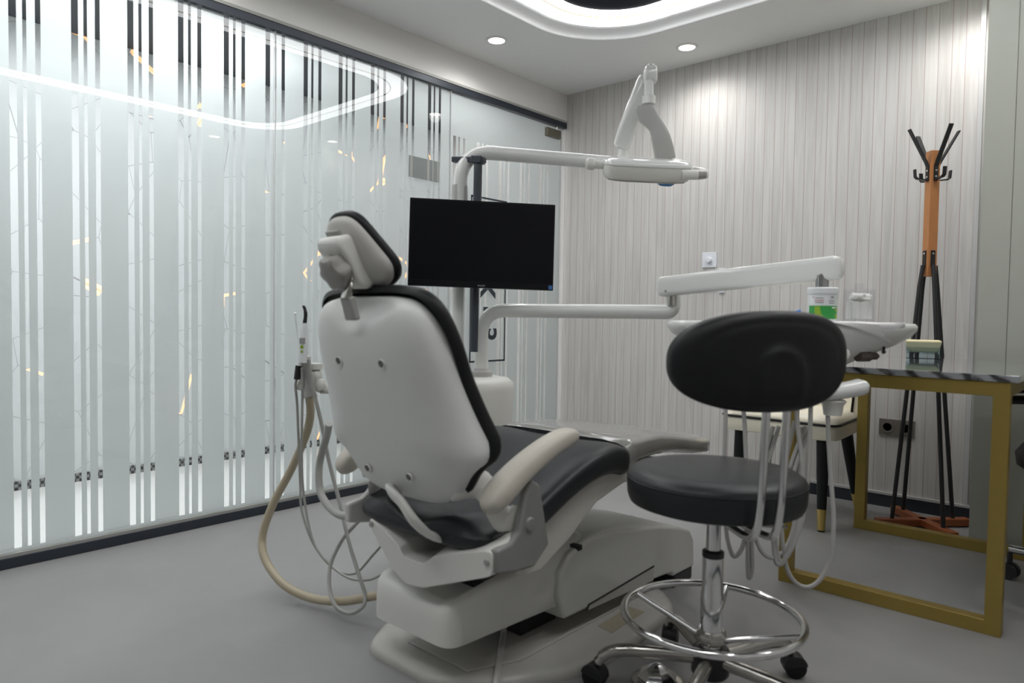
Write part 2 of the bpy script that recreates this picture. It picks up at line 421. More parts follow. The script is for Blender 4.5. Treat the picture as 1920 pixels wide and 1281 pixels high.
bmesh.ops.triangle_fill(b, use_beauty=True, edges=es)
top = bmesh.ops.extrude_face_region(b, geom=b.faces[:])
bmesh.ops.translate(b, verts=[v for v in top['geom'] if isinstance(v, bmesh.types.BMVert)], vec=(0, 0, .02))
struct('ceiling', b, 'ceil', smooth=0)
def ring_band(name, r0, z0, r1, z1, mat, thick=.0):
    """strip between two inset copies of the cove outline"""
    b = B(); o0 = rrect(CX0+r0, CX1-r0, CY0+r0, CY1-r0, crad(r0)); o1 = rrect(CX0+r1, CX1-r1, CY0+r1, CY1-r1, crad(r1))
    R0 = [b.verts.new((x, y, z0)) for x, y in o0]; R1 = [b.verts.new((x, y, z1)) for x, y in o1]; bridge(b, R0, R1)
    return struct(name, b, mat, smooth=30, solid=thick)
b = B(); LR = []
for r_, z_ in ((0, 0), (.003, .008), (.012, .018), (.030, .026), (.060, .031), (.108, .034)):
    LR.append([b.verts.new((x, y, HZ+z_)) for x, y in rrect(CX0+r_, CX1-r_, CY0+r_, CY1-r_, crad(r_))])
for q0, q1 in zip(LR, LR[1:]): bridge(b, q0, q1)
struct('ceiling_cove_lip', b, 'lip_white', smooth=80, solid=.003)
lr = thing('cove_light', 'glowing white rounded cove light ring in the ceiling recess', 'light', ((CX0+CX1)/2, (CY0+CY1)/2, HZ+.09))
def ring_part(name, r0, r1, z, mat, parent, thick=.006):
    b = B(); o0 = rrect(CX0+r0, CX1-r0, CY0+r0, CY1-r0, crad(r0)); o1 = rrect(CX0+r1, CX1-r1, CY0+r1, CY1-r1, crad(r1))
    A = [[b.verts.new((x, y, zz)) for x, y in o] for o, zz in ((o0, z), (o1, z), (o1, z+thick), (o0, z+thick))]
    for i in range(4): bridge(b, A[i], A[(i+1)%4])
    return obj(name, b, mat, parent, smooth=30)
ring_part('outer_diffuser', .095, .190, HZ+.029, 'ring', lr)
ring_part('gold_divider', .190, .197, HZ+.027, 'brass', lr)
ring_part('inner_diffuser', .197, .262, HZ+.029, 'ring', lr)
b = B(); o = rrect(CX0+.258, CX1-.258, CY0+.258, CY1-.258, crad(.258)); prism(b, [(x, y, HZ+.032) for x, y in o], (0, 0, .01)); struct('ceiling_dark_panel', b, 'navy', smooth=0)
b = B(); box(b, (GX-.1, FY-.1, HZ+.29), (RX+.1, BY+.12, HZ+.33)); struct('ceiling_slab', b, 'white', smooth=0)

# downlights
def downlight(x, y, label):
    t = thing('ceiling_downlight', label, 'light', (x, y, HZ), group='recessed ceiling downlights')
    b = B(); lathe(b, [(.044, -.001), (.047, -.006), (.060, -.005), (.062, 0), (.044, 0.0)], (x, y, HZ), 36); obj('trim_ring', b, 'white', t)
    b = B(); lathe(b, [(.0, -.004), (.0445, -.004), (.0445, -.0005), (.0, -.0005)], (x, y, HZ), 36); obj('diffuser', b, 'down', t)
    l = bpy.data.lights.new('downlight_beam', 'SPOT'); l.energy = DOWN_W; l.spot_size = math.radians(157); l.spot_blend = .85; l.shadow_soft_size = .045; l.color = (1., .985, .955)
    o = bpy.data.objects.new('downlight_beam', l); COL.objects.link(o); o.location = (x, y, HZ-.02)
DOWN_W = 10.5
downlight(-2.757, 2.921, 'round white downlight between the ceiling cove and the glass wall')
downlight(-1.992, 3.685, 'round white downlight in front of the plank wall, above the lamp arm')
for x, y, lab in ((-.62, 3.69, 'round white downlight in the ceiling above the coat rack corner'), (.056, 2.93, 'round white downlight in the ceiling above the right end of the desk'),
                  (-2.757, 1.3, 'added unseen fill downlight over the open floor by the glass wall'), (.056, 1.3, 'added unseen fill downlight near the right wall, level with the stool'),
                  (-2.757, -.35, 'added unseen fill downlight by the glass wall, furthest from the planks')):  # last three are unseen, added to fill the room with light
    downlight(x, y, lab)

# ------------------------------------------------------------------ glass partition, film, corridor behind it
TOP, BOT = 2.257, .045
T0 = .705
stripes = []
for k in range(-13, 17):
    y0 = T0 + .1985*k
    if y0 > 3.86: break
    for dy, w in ((0, .024), (.042, .013), (.0815, .018)): stripes.append((y0+dy, y0+dy+w))
def pane(name, y0, y1, z0, z1, top_clear):
    b = B(); box(b, (GX-.010, y0, z0), (GX, y1, z1)); g = struct(name, b, 'glass', smooth=0)
    f = B(); x0, x1 = GX-.0125, GX-.0108
    box(f, (x0, y0+.002, z0+.002), (x1, y1-.002, .066))
    if top_clear < z1-.01: box(f, (x0, y0+.002, top_clear), (x1, y1-.002, z1-.002))
    y = y0+.002
    for a, c in stripes:
        if c <= y0+.004 or a >= y1-.004: continue
        if a > y: box(f, (x0, y, .066), (x1, a, min(top_clear, z1-.002)))
        y = max(c, y)
    box(f, (x0, y, .066), (x1, y1-.002, min(top_clear, z1-.002)))
    fo = obj('frosted_film', f, 'frost', g, smooth=0)
    e = B(); box(e, (GX-.0105, y1-.0035, z0), (GX+.0008, y1-.0005, z1)); obj('polished_edge', e, 'trim_light', g, smooth=0)
    return g
pane('window_1', FY, 1.742, BOT, TOP, TOP)
pane('window_2', 1.744, 2.861, BOT, TOP, TOP)
door = pane('door_1', 2.865, 3.905, .02, 2.245, 2.0)
b = B(); box(b, (GX-.04, FY, 2.25), (GX+.012, BY-.01, 2.286)); struct('trim_1', b, 'navy_frame', bevel=.002, smooth=0)
b = B(); box(b, (GX-.04, FY, 2.286), (GX+.016, BY-.01, 2.300)); struct('trim_5', b, 'mid_grey', smooth=0)
b = B(); box(b, (GX-.035, FY, 0), (GX+.010, 2.862, .040)); box(b, (GX-.035, 2.862, 0), (GX+.004, BY-.02, .016)); struct('trim_2', b, 'navy_frame', bevel=.002, smooth=0)
b = B(); box(b, (GX-.03, FY, .040), (GX+.006, 2.862, .052)); struct('trim_6', b, 'mid_grey', smooth=0)
# bronze patch fitting of the glass door
b = B(); box(b, (GX-.022, 3.735, 2.166), (GX+.012, 3.885, 2.222)); obj('patch_fitting', b, 'bronze', door, bevel=.003, smooth=0)
b = B(); cyl(b, (GX-.008, 3.86, 2.222), (GX-.008, 3.86, 2.252), .008); obj('pivot', b, 'chrome_dull', door)
# lettering on the door
b = B(); sy0, sy1, sz0, sz1, w = 3.03, 3.352, .655, 1.672, .011
for a, c in (((sy0, sz0), (sy1, sz0+w)), ((sy0, sz1-w), (sy1, sz1)), ((sy0, sz0), (sy0+w, sz1)), ((sy1-w, sz0), (sy1, sz1))): box(b, (GX+.0005, a[0], a[1]), (GX+.0015, c[0], c[1]))
obj('sign_outline', b, 'navy_frame', door, smooth=0)
text('sign_lettering', 'c', .165, frame_mtx((GX+.001, 3.216, .828), (0, 0, 1), (0, -1, 0)), 'navy_frame', door, .0006, bold=.006)
text('sign_lettering', "'", .16, frame_mtx((GX+.001, 3.222, .985), (0, 0, 1), (0, -1, 0)), 'navy_frame', door, .0006, bold=.006)
text('sign_lettering', 'X', .18, frame_mtx((GX+.001, 3.196, 1.125), (0, 0, 1), (0, -1, 0)), 'navy_frame', door, .0006, bold=.006)
b = B(); box(b, (GX+.0006, 2.545, 1.705), (GX+.0022, 2.769, 1.822))
st = tag(obj('glass_sticker', b, 'sticker', smooth=0), 'grey rectangular card stuck on the frosted glass above the monitor', 'sticker')
for a, c in ((2.552, 2.570), (2.676, 2.694), (2.716, 2.723), (2.752, 2.762)):
    b = B(); box(b, (GX+.002, a, 1.706), (GX+.0028, c, 1.821)); obj('dark_stripe', b, 'mid_grey', st, smooth=0)

b = B(); box(b, (-4.45, FY-.6, -.08), (GX-.02, BY+1.2, 0)); struct('floor_corridor', b, 'arm_white', smooth=0)
b = B(); box(b, (-4.45, FY-.6, 0), (-4.35, BY+1.2, 2.7)); struct('wall_corridor', b, 'crackle', smooth=0)
b = B(); box(b, (-4.35, FY-.6, .0), (-4.335, BY+1.2, .045)); struct('baseboard_corridor', b, 'checker', smooth=0)
b = B(); box(b, (-4.45, FY-.6, 2.43), (GX-.11, BY+1.2, 2.5)); struct('ceiling_corridor', b, 'corridor_ceil', smooth=0)
b = B(); box(b, (-4.45, BY+1.1, 0), (GX, BY+1.2, 2.43)); box(b, (-4.45, FY-.6, 0), (GX, FY-.5, 2.43)); struct('wall_corridor_end', b, 'white', smooth=0)
def area(name, loc, rot, sx, sy, w, col=(1, 1, 1)):
    l = bpy.data.lights.new(name, 'AREA'); l.shape = 'RECTANGLE'; l.size = sx; l.size_y = sy; l.energy = w; l.color = col
    o = bpy.data.objects.new(name, l); COL.objects.link(o); o.location = loc; o.rotation_euler = rot; return o
area('corridor_light', (-3.75, 1.4, 2.41), (0, 0, 0), .35, 5.6, 24., (.97, .985, 1.))
l = bpy.data.lights.new('corridor_spot', 'SPOT'); l.energy = 9; l.spot_size = math.radians(130); l.spot_blend = .8; l.shadow_soft_size = .08; l.color = (.96, .98, 1)
area('corridor_strip', (-3.22, 1.0, 2.36), (0, 0, 0), .06, 1.5, 22., (.96, .98, 1.))
for y in (.55, 1.25): 
    o = bpy.data.objects.new('corridor_spot', l); COL.objects.link(o); o.location = (-3.32, y, 2.40)

# ------------------------------------------------------------------ dental chair
CX = -1.36
ch = thing('dental_chair', 'white and black dental chair with a tilted headrest and plastic-covered legrest', 'dental chair', (CX, 1.65, 0))
# floor plate
def plate(inset, z):
    P = [(-1.585+inset, 1.185+inset), (-1.30, 1.185+inset), (-1.165, 1.30+inset*.6), (-1.063-inset, 1.50), (-1.053-inset, 1.72), (-1.085-inset, 2.02), (-1.20-inset*.6, 2.13-inset), (-1.52, 2.13-inset), (-1.66+inset, 2.0), (-1.67+inset, 1.32)]
    return [V((x, y, z)) for x, y in round_poly(P, .05, 4)]
b = B(); loft(b, [plate(0, 0), plate(-.002, .012), plate(.004, .024), plate(.016, .030), plate(.045, .033)]); bp = obj('base_plate', b, 'base_grey', ch, smooth=50)
b = B(); prism(b, [(-1.175, 1.715, .0335), (-1.118, 1.705, .0335), (-1.124, 1.899, .0335), (-1.180, 1.899, .0335)], (0, 0, .0006)); obj('tape_mark', b, 'yellow_tape', bp, smooth=0)
b = B(); prism(b, [(-1.50, 1.26, .033), (-1.26, 1.26, .033), (-1.20, 1.40, .033), (-1.20, 2.0, .033), (-1.50, 2.0, .033)], (0, 0, .005)); obj('inner_ridge', b, 'base_grey', bp, bevel=.003)
# front pedestal: side outline in y-z swept across x
pro = [(1.575, .090), (1.548, .16), (1.555, .225), (1.60, .272), (1.69, .296), (1.83, .290), (2.0, .262), (2.10, .245), (2.24, .212), (2.315, .185), (2.345, .145), (2.352, .045), (2.20, .045), (2.19, .062), (1.90, .085)]
b = B(); prism(b, [(-1.192, y, z) for y, z in pro], (-.335, 0, 0)); pd = obj('pedestal', b, 'grey_shell', ch, bevel=.018, seg=4, smooth=50)
b = B(); prism(b, [(-1.1905, y, z) for y, z in ((1.68, .085), (1.69, .10), (2.06, .118), (2.06, .072))], (-.004, 0, 0)); obj('side_vent_panel', b, 'base_grey', pd, smooth=0)
b = B(); prism(b, [(-1.1895, y, z) for y, z in ((1.678, .083), (1.688, .102), (2.062, .1215), (2.062, .117), (1.694, .098), (1.684, .083))], (-.004, 0, 0)); obj('panel_seam', b, 'dark_gap', pd, smooth=0)
b = B(); obox(b, (-1.245, 1.635, .282), (1, .1, 0), (-.1, 1, 0), (0, 0, 1), .115, .018, .014); obj('top_slot', b, 'dark_gap', pd, smooth=0)
b = B(); box(b, (-1.53, 2.21, 0), (-1.196, 2.345, .05)); obj('rubber_foot', b, 'black_plastic', pd, bevel=.008)
# lifting arm box at the rear with its scooped top
lower = [(-1.545, 1.168), (-1.235, 1.168), (-1.212, 1.56), (-1.212, 1.72), (-1.52, 1.72), (-1.56, 1.56)]
def arm_ring(z0, inset, scoop=0, zf=0):
    out = []
    for p in round_poly(lower, .045, 5):
        x, y = p.x, p.y; xc = -1.385; x = xc + (x-xc)*(1-inset); yy = 1.45 + (y-1.45)*(1-inset*.8)
        s = scoop*math.exp(-((x-xc-.015)/.085)**2)*max(0, 1-(yy-1.17)/.25)
        out.append(V((x, yy, z0 - s + (.06 if zf else 0)*(yy-1.17)/.5)))
    return out
b = B(); loft(b, [arm_ring(.125, .03, 0), arm_ring(.128, .0), arm_ring(.185, .0), arm_ring(.222, .012, .035, 1), arm_ring(.238, .05, .045, 1), arm_ring(.243, .18, .05, 1), arm_ring(.20, .30, .05, 1)]); obj('lift_arm', b, 'plastic', ch, smooth=60)
b = B(); box(b, (-1.45, 1.35, .10), (-1.27, 1.9, .235)); box(b, (-1.46, 1.50, .034), (-1.29, 1.66, .12)); obj('lift_mechanism', b, 'dark_gap', ch)
# under-seat column and seat pan
b = B(); prism(b, [(-1.12, y, z) for y, z in ((1.30, .36), (1.36, .45), (1.54, .515), (1.70, .545), (1.78, .53), (2.1, .47), (2.1, .455), (1.76, .462), (1.62, .43), (1.50, .355), (1.38, .30), (1.32, .30))], (-.48, 0, 0)); obj('seat_pan', b, 'warm_plastic', ch, bevel=.012, smooth=50)
# rear yoke (white cradle under the seat)
yk = [(-1.530, .400), (-1.52, .368), (-1.43, .285), (-1.38, .262), (-1.31, .270), (-1.10, .350), (-1.078, .360), (-1.078, .412), (-1.10, .412), (-1.235, .372), (-1.268, .362), (-1.312, .330), (-1.388, .330), (-1.405, .352), (-1.47, .382)]
ykr = [(p.x, p.y) for p in round_poly([(a, c, 0) for a, c in yk], .010, 3)]
def up_(x, z): return .050 if z > .345 and not (-1.42 < x < -1.30 and z < .345) and z > .262 + .30*abs(x+1.36) + .02 else 0.
b = B(); loft(b, [[(x, 1.15, z) for x, z in ykr], [(x, 1.225, z + .5*up_(x, z)) for x, z in ykr], [(x, 1.31, z + .75*up_(x, z)) for x, z in ykr]]); obj('cradle', b, 'plastic', ch, bevel=.010, seg=4, smooth=50)
for x, z in ((-1.518, .386), (-1.092, .388)):
    b = B(); cyl(b, (x, 1.145, z), (x, 1.153, z), .007); obj('bolt', b, 'mid_grey', ch)
# armrest brackets
def bracket(sx):
    x = CX + sx*.285
    P = [(1.155, .365), (1.155, .418), (1.205, .424), (1.232, .445), (1.252, .53), (1.275, .560), (1.305, .545), (1.345, .39), (1.29, .347), (1.22, .352)]
    b = B(); prism(b, [(x+sx*.008, y, z) for y, z in P], (-sx*.024, 0, 0)); o = obj('armrest_bracket', b, 'bracket_grey' if sx > 0 else 'grey_shell', ch, bevel=.007, smooth=50)
    b = B(); lathe(b, [(.0, .006), (.014, .005), (.018, 0)], (x+sx*.008, 1.268, .455), 20, (sx, 0, 0)); obj('bracket_cap', b, 'bracket_grey', o)
bracket(1); bracket(-1)
def armrest(sx):
    x = CX + (.272 if sx > 0 else -.292)
    path = [(x, 1.140, .508), (x, 1.175, .538), (x, 1.255, .584), (x, 1.35, .622), (x, 1.43, .642), (x, 1.472, .640)]
    P = spline(path, 6); N = len(P); rings = []
    for i, p in enumerate(P):
        t = (P[min(i+1, N-1)]-P[max(i-1, 0)]).normalized(); n = V((1, 0, 0)).cross(t) * -1
        k = i/(N-1); e = min(1, 1.12*(math.sin(PI*min(max(k, .006), .994)))**.30)
        w = (.037-.008*k)*e; h = (.033-.012*k)*e
        rings.append([p + V((1, 0, 0))*w*math.copysign(abs(math.cos(a))**.7, math.cos(a)) + n*h*math.copysign(abs(math.sin(a))**.8, math.sin(a)) for a in (2*PI*j/20 for j in range(20))])
    b = B(); loft(b, rings); obj('armrest', b, 'arm_beige', ch, smooth=70)
armrest(1); armrest(-1)
# seat cushion: cross sections along the seat line
sec = [ # y, z_top, half width, thickness
 (1.150, .452, .17, .05), (1.165, .472, .225, .085), (1.195, .482, .255, .105), (1.26, .484, .272, .112), (1.33, .50, .275, .11), (1.42, .535, .268, .11), (1.52, .572, .266, .108), (1.62, .598, .267, .108), (1.70, .603, .270, .112), (1.745, .592, .272, .118), (1.758, .575, .268, .10)]
b = B(); rings = []
for y, z, w, t in sec:
    r = []
    for j in range(36):
        a = 2*PI*j/36; c, s = math.cos(a), math.sin(a)
        xx = w*math.copysign(abs(c)**.45, c); zz = z - t/2 + t/2*math.copysign(abs(s)**.55, s)
        dip = .022*(1-(xx/w)**2) if s > 0 else 0
        if y < 1.3: dip += (.02*math.cos(xx/w*7) + .01)*max(0, 1-(y-1.15)/.2) if s > 0 else 0
        r.append(V((CX+xx, y + .06*(zz-z), zz - dip)))
    rings.append(r)
loft(b, rings); obj('seat_cushion', b, 'black_leather', ch, smooth=70, subsurf=1)
# legrest under a clear cover
sec = [(1.735, .582, .255, .075), (1.80, .588, .252, .075), (1.95, .585, .242, .07), (2.10, .562, .225, .062), (2.25, .536, .210, .062), (2.36, .520, .196, .06), (2.40, .512, .185, .056), (2.418, .506, .165, .04)]
rings = []; rng = random.Random(3)
for y, z, w, t in sec:
    r = []
    for j in range(36):
        a = 2*PI*j/36; c, s = math.cos(a), math.sin(a)
        r.append(V((CX+w*math.copysign(abs(c)**.4, c), y, z - t/2 + t/2*math.copysign(abs(s)**.5, s))))
    rings.append(r)
b = B(); loft(b, rings); lg = obj('legrest', b, 'black_leather', ch, smooth=70)
rings2 = []
na = 27
for i, r in enumerate(rings):
    c = sum(r, V())/len(r); y, z, w, t = sec[i]; q = []
    for j in range(na):
        lo = -.62 + rng.uniform(-.10, .10); a = lo + (PI - 2*lo)*j/(na-1); cc, ss = math.cos(a), math.sin(a)
        q.append(V((CX + (w+.005)*math.copysign(abs(cc)**.4, cc), y + (.010 if i == len(rings)-1 else .004), z - t/2 + (t/2+.004)*math.copysign(abs(ss)**.5, ss))) + V((rng.uniform(-.0015, .0015), 0, rng.uniform(-.0012, .0012))))
    rings2.append(q)
c = sum(rings2[-1], V())/na
b = B(); loft(b, rings2 + [[c + (p-c)*.35 + V((0, .008, .006)) for p in rings2[-1]]], cap=False, closed=False); obj('clear_cover', b, 'legcover', lg, smooth=60, solid=.0015)
# backrest: shell + cushion in a leaning frame
A0 = V((CX, 1.076, .5625)); BV = V((0, -.2974, .9547)); BN = V((0, .9547, .2974))
half = [(0, .424), (.10, .424), (.162, .415), (.196, .388), (.215, .345), (.228, .285), (.236, .215), (.252, .135), (.272, .070), (.274, .045), (.262, .025), (.238, .012), (.208, -.015), (.185, -.050), (.150, -.078), (.10, -.092), (0, -.095)]
poly = [(u, v, 0) for u, v in half] + [(-u, v, 0) for u, v in half[-2:0:-1]]
outl = [(p.x, p.y) for p in resample(round_poly(poly, .03, 3), 120)]
EDGE = [(.44, .062), (.40, .066), (.30, .078), (.07, .095), (0, .075), (-.1, .06)]
def shell_fn(grow=0.):
    def f(u, v, k):
        e = lerp_table(EDGE, v); off = e*(1-(1-min(k, 1)**4.2)**(1/2.2)) if k < 1 else e
        vb = .352 + 2.7*u*u     # crescent step below the headrest stem
        q = max(0, min(1, (v-vb)/.06)); off += (e-off)*.9*q*q*(3-2*q)
        return A0 + V((u, 0, 0)) + BV*v + BN*off
    return f
b = B(); rim = dome(b, outl, shell_fn(), (0, .16), 18)
inner = [b.verts.new(v.co + BN*.012) for v in rim]; bridge(b, rim, inner)
sh = obj('backrest_shell', b, 'shell', ch, smooth=70)
for u, v in ((-.082, -.004), (.080, .0), (-.085, .282), (.081, .284)):
    b = B(); c = A0 + V((u, 0, 0)) + BV*v
    lathe(b, [(.0120, -.003), (.0116, .0012), (.0, .0012)], c, 24, -BN); rc_ = obj('recess_lit_lip', b, 'plastic', sh, smooth=30)
    b = B(); lathe(b, [(.0085, -.001), (.0085, .0016), (0, .0016)], c + BV*.0022, 20, -BN); obj('recess_shade', b, 'recess_shade_grey', rc_, smooth=30)  # raised dark disc paints the hole's shade, pale rim its lit lower lip
def cush(sign, thick, grow):
    def f(u, v, k):
        e = lerp_table(EDGE, v) + .010; off = thick*((1-min(k, 1)**4)**(1/2.5)) if k < 1 else 0
        return A0 + V((u*(grow+.06*max(0, min(1, (v-.22)/.15))), 0, 0)) + BV*((v-.16)*grow+.16+.004+.007*max(0, min(1, (v-.25)/.12))) + BN*(e + sign*off)
    return f
b = B(); r1 = dome(b, outl, cush(1, .012, 1.02), (0, .16), 10)
mid = []
for g, o in ((1.035, -.004), (1.045, -.012), (1.042, -.026), (1.0, -.034)):
    mid.append([b.verts.new(cush(1, 0, g)(u, v, 1) + BN*(o+.026)) for u, v in outl])
# order from front rim to back rim
seq = [r1] ; b2 = None
for v in r1: v.co += BN*.026
prev = r1
for r in mid: bridge(b, prev, r); prev = r
obj('backrest_cushion', b, 'black_soft', ch, smooth=70)
for s in (1, -1):
    b = B(); Q = [A0 + V((s*.17, 0, 0)) + BV*-.03 + BN*.05, A0 + V((s*.19, 0, 0)) + BV*-.06 + BN*.12, V((CX+s*.24, 1.23, .47)), V((CX+s*.275, 1.27, .46))]
    tube(b, Q, .036, flat=.3, up=(1, 0, 0)); obj('backrest_hinge_arm', b, 'plastic', ch, smooth=60)
b = B(); Q = [A0 + BV*-.07 + BN*.04 + V((-.03, 0, 0)), (-1.351, 1.079, 0.517), (-1.301, 1.070, 0.502), (-1.259, 1.072, 0.468), (-1.245, 1.102, 0.433), (-1.265, 1.151, 0.407)]
tube(b, Q, .021, flat=.45, up=(0, 1, .5)); obj('tilt_link', b, 'plastic', ch, smooth=60)
# headrest stem, bracket, knob, pad
b = B(); P = [A0 + BV*.392 + BN*.012 + V((.010, 0, 0)), A0 + BV*.438 + BN*-.004 + V((.010, 0, 0))]
obox(b, (P[0]+P[1])/2, (1, 0, 0), BV, BN, .040, .055, .016); obj('stem_bracket', b, 'mid_grey', ch, bevel=.004)
b = B(); tube(b, [P[1] + BN*.002, P[1] + BV*.018 + BN*.016, P[1] + BV*.034 + BN*.028 + V((-.008, 0, 0)), P[1] + BV*.050 + BN*.034 + V((-.010, 0, 0))], .017, flat=.45, up=(0, 1, .3)); obj('headrest_stem', b, 'chrome_dull', ch)
HA = V((CX-.031, .978, 1.070)); tl = math.radians(31); HV = V((0, -math.sin(tl), math.cos(tl))); HN = V((0, math.cos(tl), math.sin(tl)))
HS = .76
hh = [(u*HS, v*HS) for u, v in ((0, .130), (.040, .127), (.070, .110), (.094, .072), (.121, .020), (.144, -.026), (.145, -.052), (.124, -.086), (.088, -.106), (.045, -.114), (0, -.114))]
hp = [(u, v, 0) for u, v in hh] + [(-u, v, 0) for u, v in hh[-2:0:-1]]
ho = [(p.x, p.y) for p in resample(round_poly(hp, .03, 3), 80)]
def hshell(u, v, k):
    return HA + V((u, 0, 0)) + HV*v + HN*(.030*(1-(1-min(k, 1)**3)**(1/2)) if k < 1 else .030)
b = B(); rim = dome(b, ho, hshell, (0, 0), 12); inner = [b.verts.new(v.co + HN*.01) for v in rim]; bridge(b, rim, inner)
hs = obj('headrest_shell', b, 'warm_shell', ch, smooth=70)
b = B(); r1 = dome(b, ho, lambda u, v, k: HA + V((u, 0, 0))*1.0 + HV*v + HN*(.060 + .006*(1-k*k) - .012*(u/.11)**2), (0, 0), 8)
prev = r1
for g, o in ((1.06, .052), (1.08, .044), (1.065, .036), (1.0, .033)):
    r = [b.verts.new(HA + V((u*g, 0, 0)) + HV*v*g + HN*o) for u, v in ho]; bridge(b, prev, r); prev = r
obj('headrest_cushion', b, 'black_soft', ch, smooth=70)
b = B()
side = [(.052, .012), (.060, -.026), (.040, -.038), (.006, -.030), (-.055, -.030), (-.080, -.014), (-.084, .012)]
prism(b, [HA + V((-.043, 0, 0)) + HV*(v+.011) + HN*n for v, n in side], (.092, 0, 0)); hb = obj('headrest_bracket', b, 'plastic', ch, bevel=.012, seg=4, smooth=50)
b = B(); obox(b, HA + HV*.070 + HN*.004 + V((-.010, 0, 0)), (1, 0, 0), HV, HN, .050, .014, .010); obj('release_slot', b, 'mid_grey', hs, bevel=.003)
b = B(); rings = []
for r0, d in ((.024, 0), (.037, .002), (.040, .012), (.040, .028), (.036, .036), (.020, .040)):
    rings.append([HA + HV*-.004 + V((.012, 0, 0)) - HN*(.030+d) + V((1, 0, 0))*math.cos(a)*(r0*(1+.10*math.cos(6*a))) + HV*math.sin(a)*(r0*(1+.10*math.cos(6*a))) for a in (2*PI*j/48 for j in range(48))])
loft(b, rings); obj('locking_knob', b, 'mid_knob', ch, smooth=50)

# ------------------------------------------------------------------ dental unit behind the chair (cabinet, light pole, swing arm)
du = thing('dental_unit', 'white dental unit cabinet with two bent poles behind the backrest', 'dental unit', (-1.98, 1.95, 0))
def cab(z, g):
    return [V((p.x, p.y, z)) for p in round_poly([(-2.15-g, 1.70-g, 0), (-1.83+g, 1.70-g, 0), (-1.83+g, 2.12+g, 0), (-2.15-g, 2.12+g, 0)], .11+g*.5, 7)]
b = B(); loft(b, [cab(0, -.03), cab(.05, -.02), cab(.50, -.006), cab(.655, .004), cab(.685, .0), cab(.702, -.018), cab(.708, -.05)]); obj('cabinet', b, 'plastic', du, smooth=60)
b = B(); lathe(b, [(.10, 0), (.125, .03), (.135, .06), (.13, .062), (.10, .03), (0, .022)], (-2.03, 1.79, .705), 32); obj('spittoon_bowl', b, 'arm_white', du)
b = B(); tube(b, [(-1.945, 1.77, .71), (-1.942, 1.765, .86), (-1.939, 1.755, 0.928), (-1.950, 1.749, 0.987), (-1.970, 1.732, 1.014), (-1.990, 1.715, 1.031), (-2.006, 1.701, 1.025)], .009); obj('rinse_spout', b, 'mid_grey', du)
b = B(); cyl(b, (-1.92, 1.80, .71), (-1.92, 1.80, .915), .008); lathe(b, [(0, 0), (.016, .003), (.018, .014), (.012, .024), (0, .026)], (-1.92, 1.80, .91), 16); obj('cup_filler', b, 'plastic', du)
pole = [(-1.99, 1.905, .70), (-2.0, 1.925, 1.585), (-1.615, 2.475, 1.575)]
b = B(); tube(b, fillet(pole, .13, 12), .0275, smooth=False, seg=20); lp = obj('light_pole', b, 'arm_white', du, smooth=60)
b = B(); cyl(b, (-2.0015, 1.9235, 1.36), (-2.0015, 1.9238, 1.450), .0325, .0305, 20); obj('tape_sleeve', b, 'hose_white', lp)
b = B(); cyl(b, pole[2], V(pole[2]) + V((-.006, .008, 0)), .029); obj('end_cap', b, 'plastic', lp)
sw = [(-1.934, 1.990, 0.686), (-1.945, 1.993, 0.967), (-1.303, 2.353, 0.970), (-1.305, 2.354, 1.028)]
b = B(); tube(b, fillet(sw, .105, 12)[:14] + fillet([V(sw[1]).lerp(V(sw[2]), .3), sw[2], sw[3]], .045, 8), .0272, smooth=False, seg=20); obj('swing_arm', b, 'arm_white', du, smooth=60)
b = B(); lathe(b, [(.050, 0), (.050, .018), (.043, .024), (.041, .046), (.034, .052), (.030, .060)], V((-1.934, 1.990, 0.690)) + V((0, 0, -.01)), 28); obj('pole_collar', b, 'hose_white', du)
# assistant holder on the left of the chair
b = B(); h0 = V((-1.987, 1.299, 0.703)); h1 = V((-2.041, 1.252, 0.726))
tube(b, [(-2.10, 1.74, .60), (-2.06, 1.50, .64), h0 + V((0, .06, -.01)), h0], .018); tube(b, [h0, (h0+h1)/2, h1], .016, smooth=False); obj('holder_arm', b, 'plastic', du, smooth=60)
for c in ((-1.974, 1.285, 0.716), (-1.995, 1.265, 0.705), (-2.017, 1.246, 0.715), (-1.985, 1.276, 0.745)):
    c = V(c); b = B(); lathe(b, [(0, -.020), (.014, -.016), (.020, -.004), (.020, .006), (.014, .017), (0, .021)], c, 16); obj('holder_cup', b, 'plastic', du)
b = B(); lathe(b, [(.010, 0), (.010, .03), (.022, .034), (.022, .052), (.0, .054)], V((-1.985, 1.276, 0.733)), 18); obj('valve_knob', b, 'plastic', du)

# things hanging in the holder, each with its hose
t = thing('suction_handpiece', 'grey suction handpiece with thick beige hose looping down to the floor', 'suction hose', (-1.997, 1.250, 0.719))
b = B(); tube(b, [(-2.009, 1.244, 0.808), (-2.004, 1.247, 0.771), (-1.995, 1.251, 0.706), (-1.989, 1.255, 0.677)], [.012, .015, .019, .019], smooth=False); obj('grip', b, 'hose_grey', t)
b = B(); tube(b, [(-2.012, 1.242, 0.808), (-2.007, 1.244, 0.767)], .0095, smooth=False); obj('tip', b, 'hose_beige', t)
b = B(); tube(b, [(-1.990, 1.255, 0.682), (-2.011, 1.273, 0.621), (-2.063, 1.290, 0.543), (-2.140, 1.282, 0.416), (-2.200, 1.249, 0.292), (-2.223, 1.223, 0.182), (-2.176, 1.208, 0.114), (-2.076, 1.214, 0.058), (-1.966, 1.244, 0.034), (-1.831, 1.272, 0.052), (-1.709, 1.302, 0.094), (-1.662, 1.345, 0.108)], .0135, n=10); obj('hose', b, 'hose_beige', t)
t = thing('curing_light', 'white curing light with curved black tip and green buttons in the holder', 'curing light', (-1.966, 1.217, 0.825))
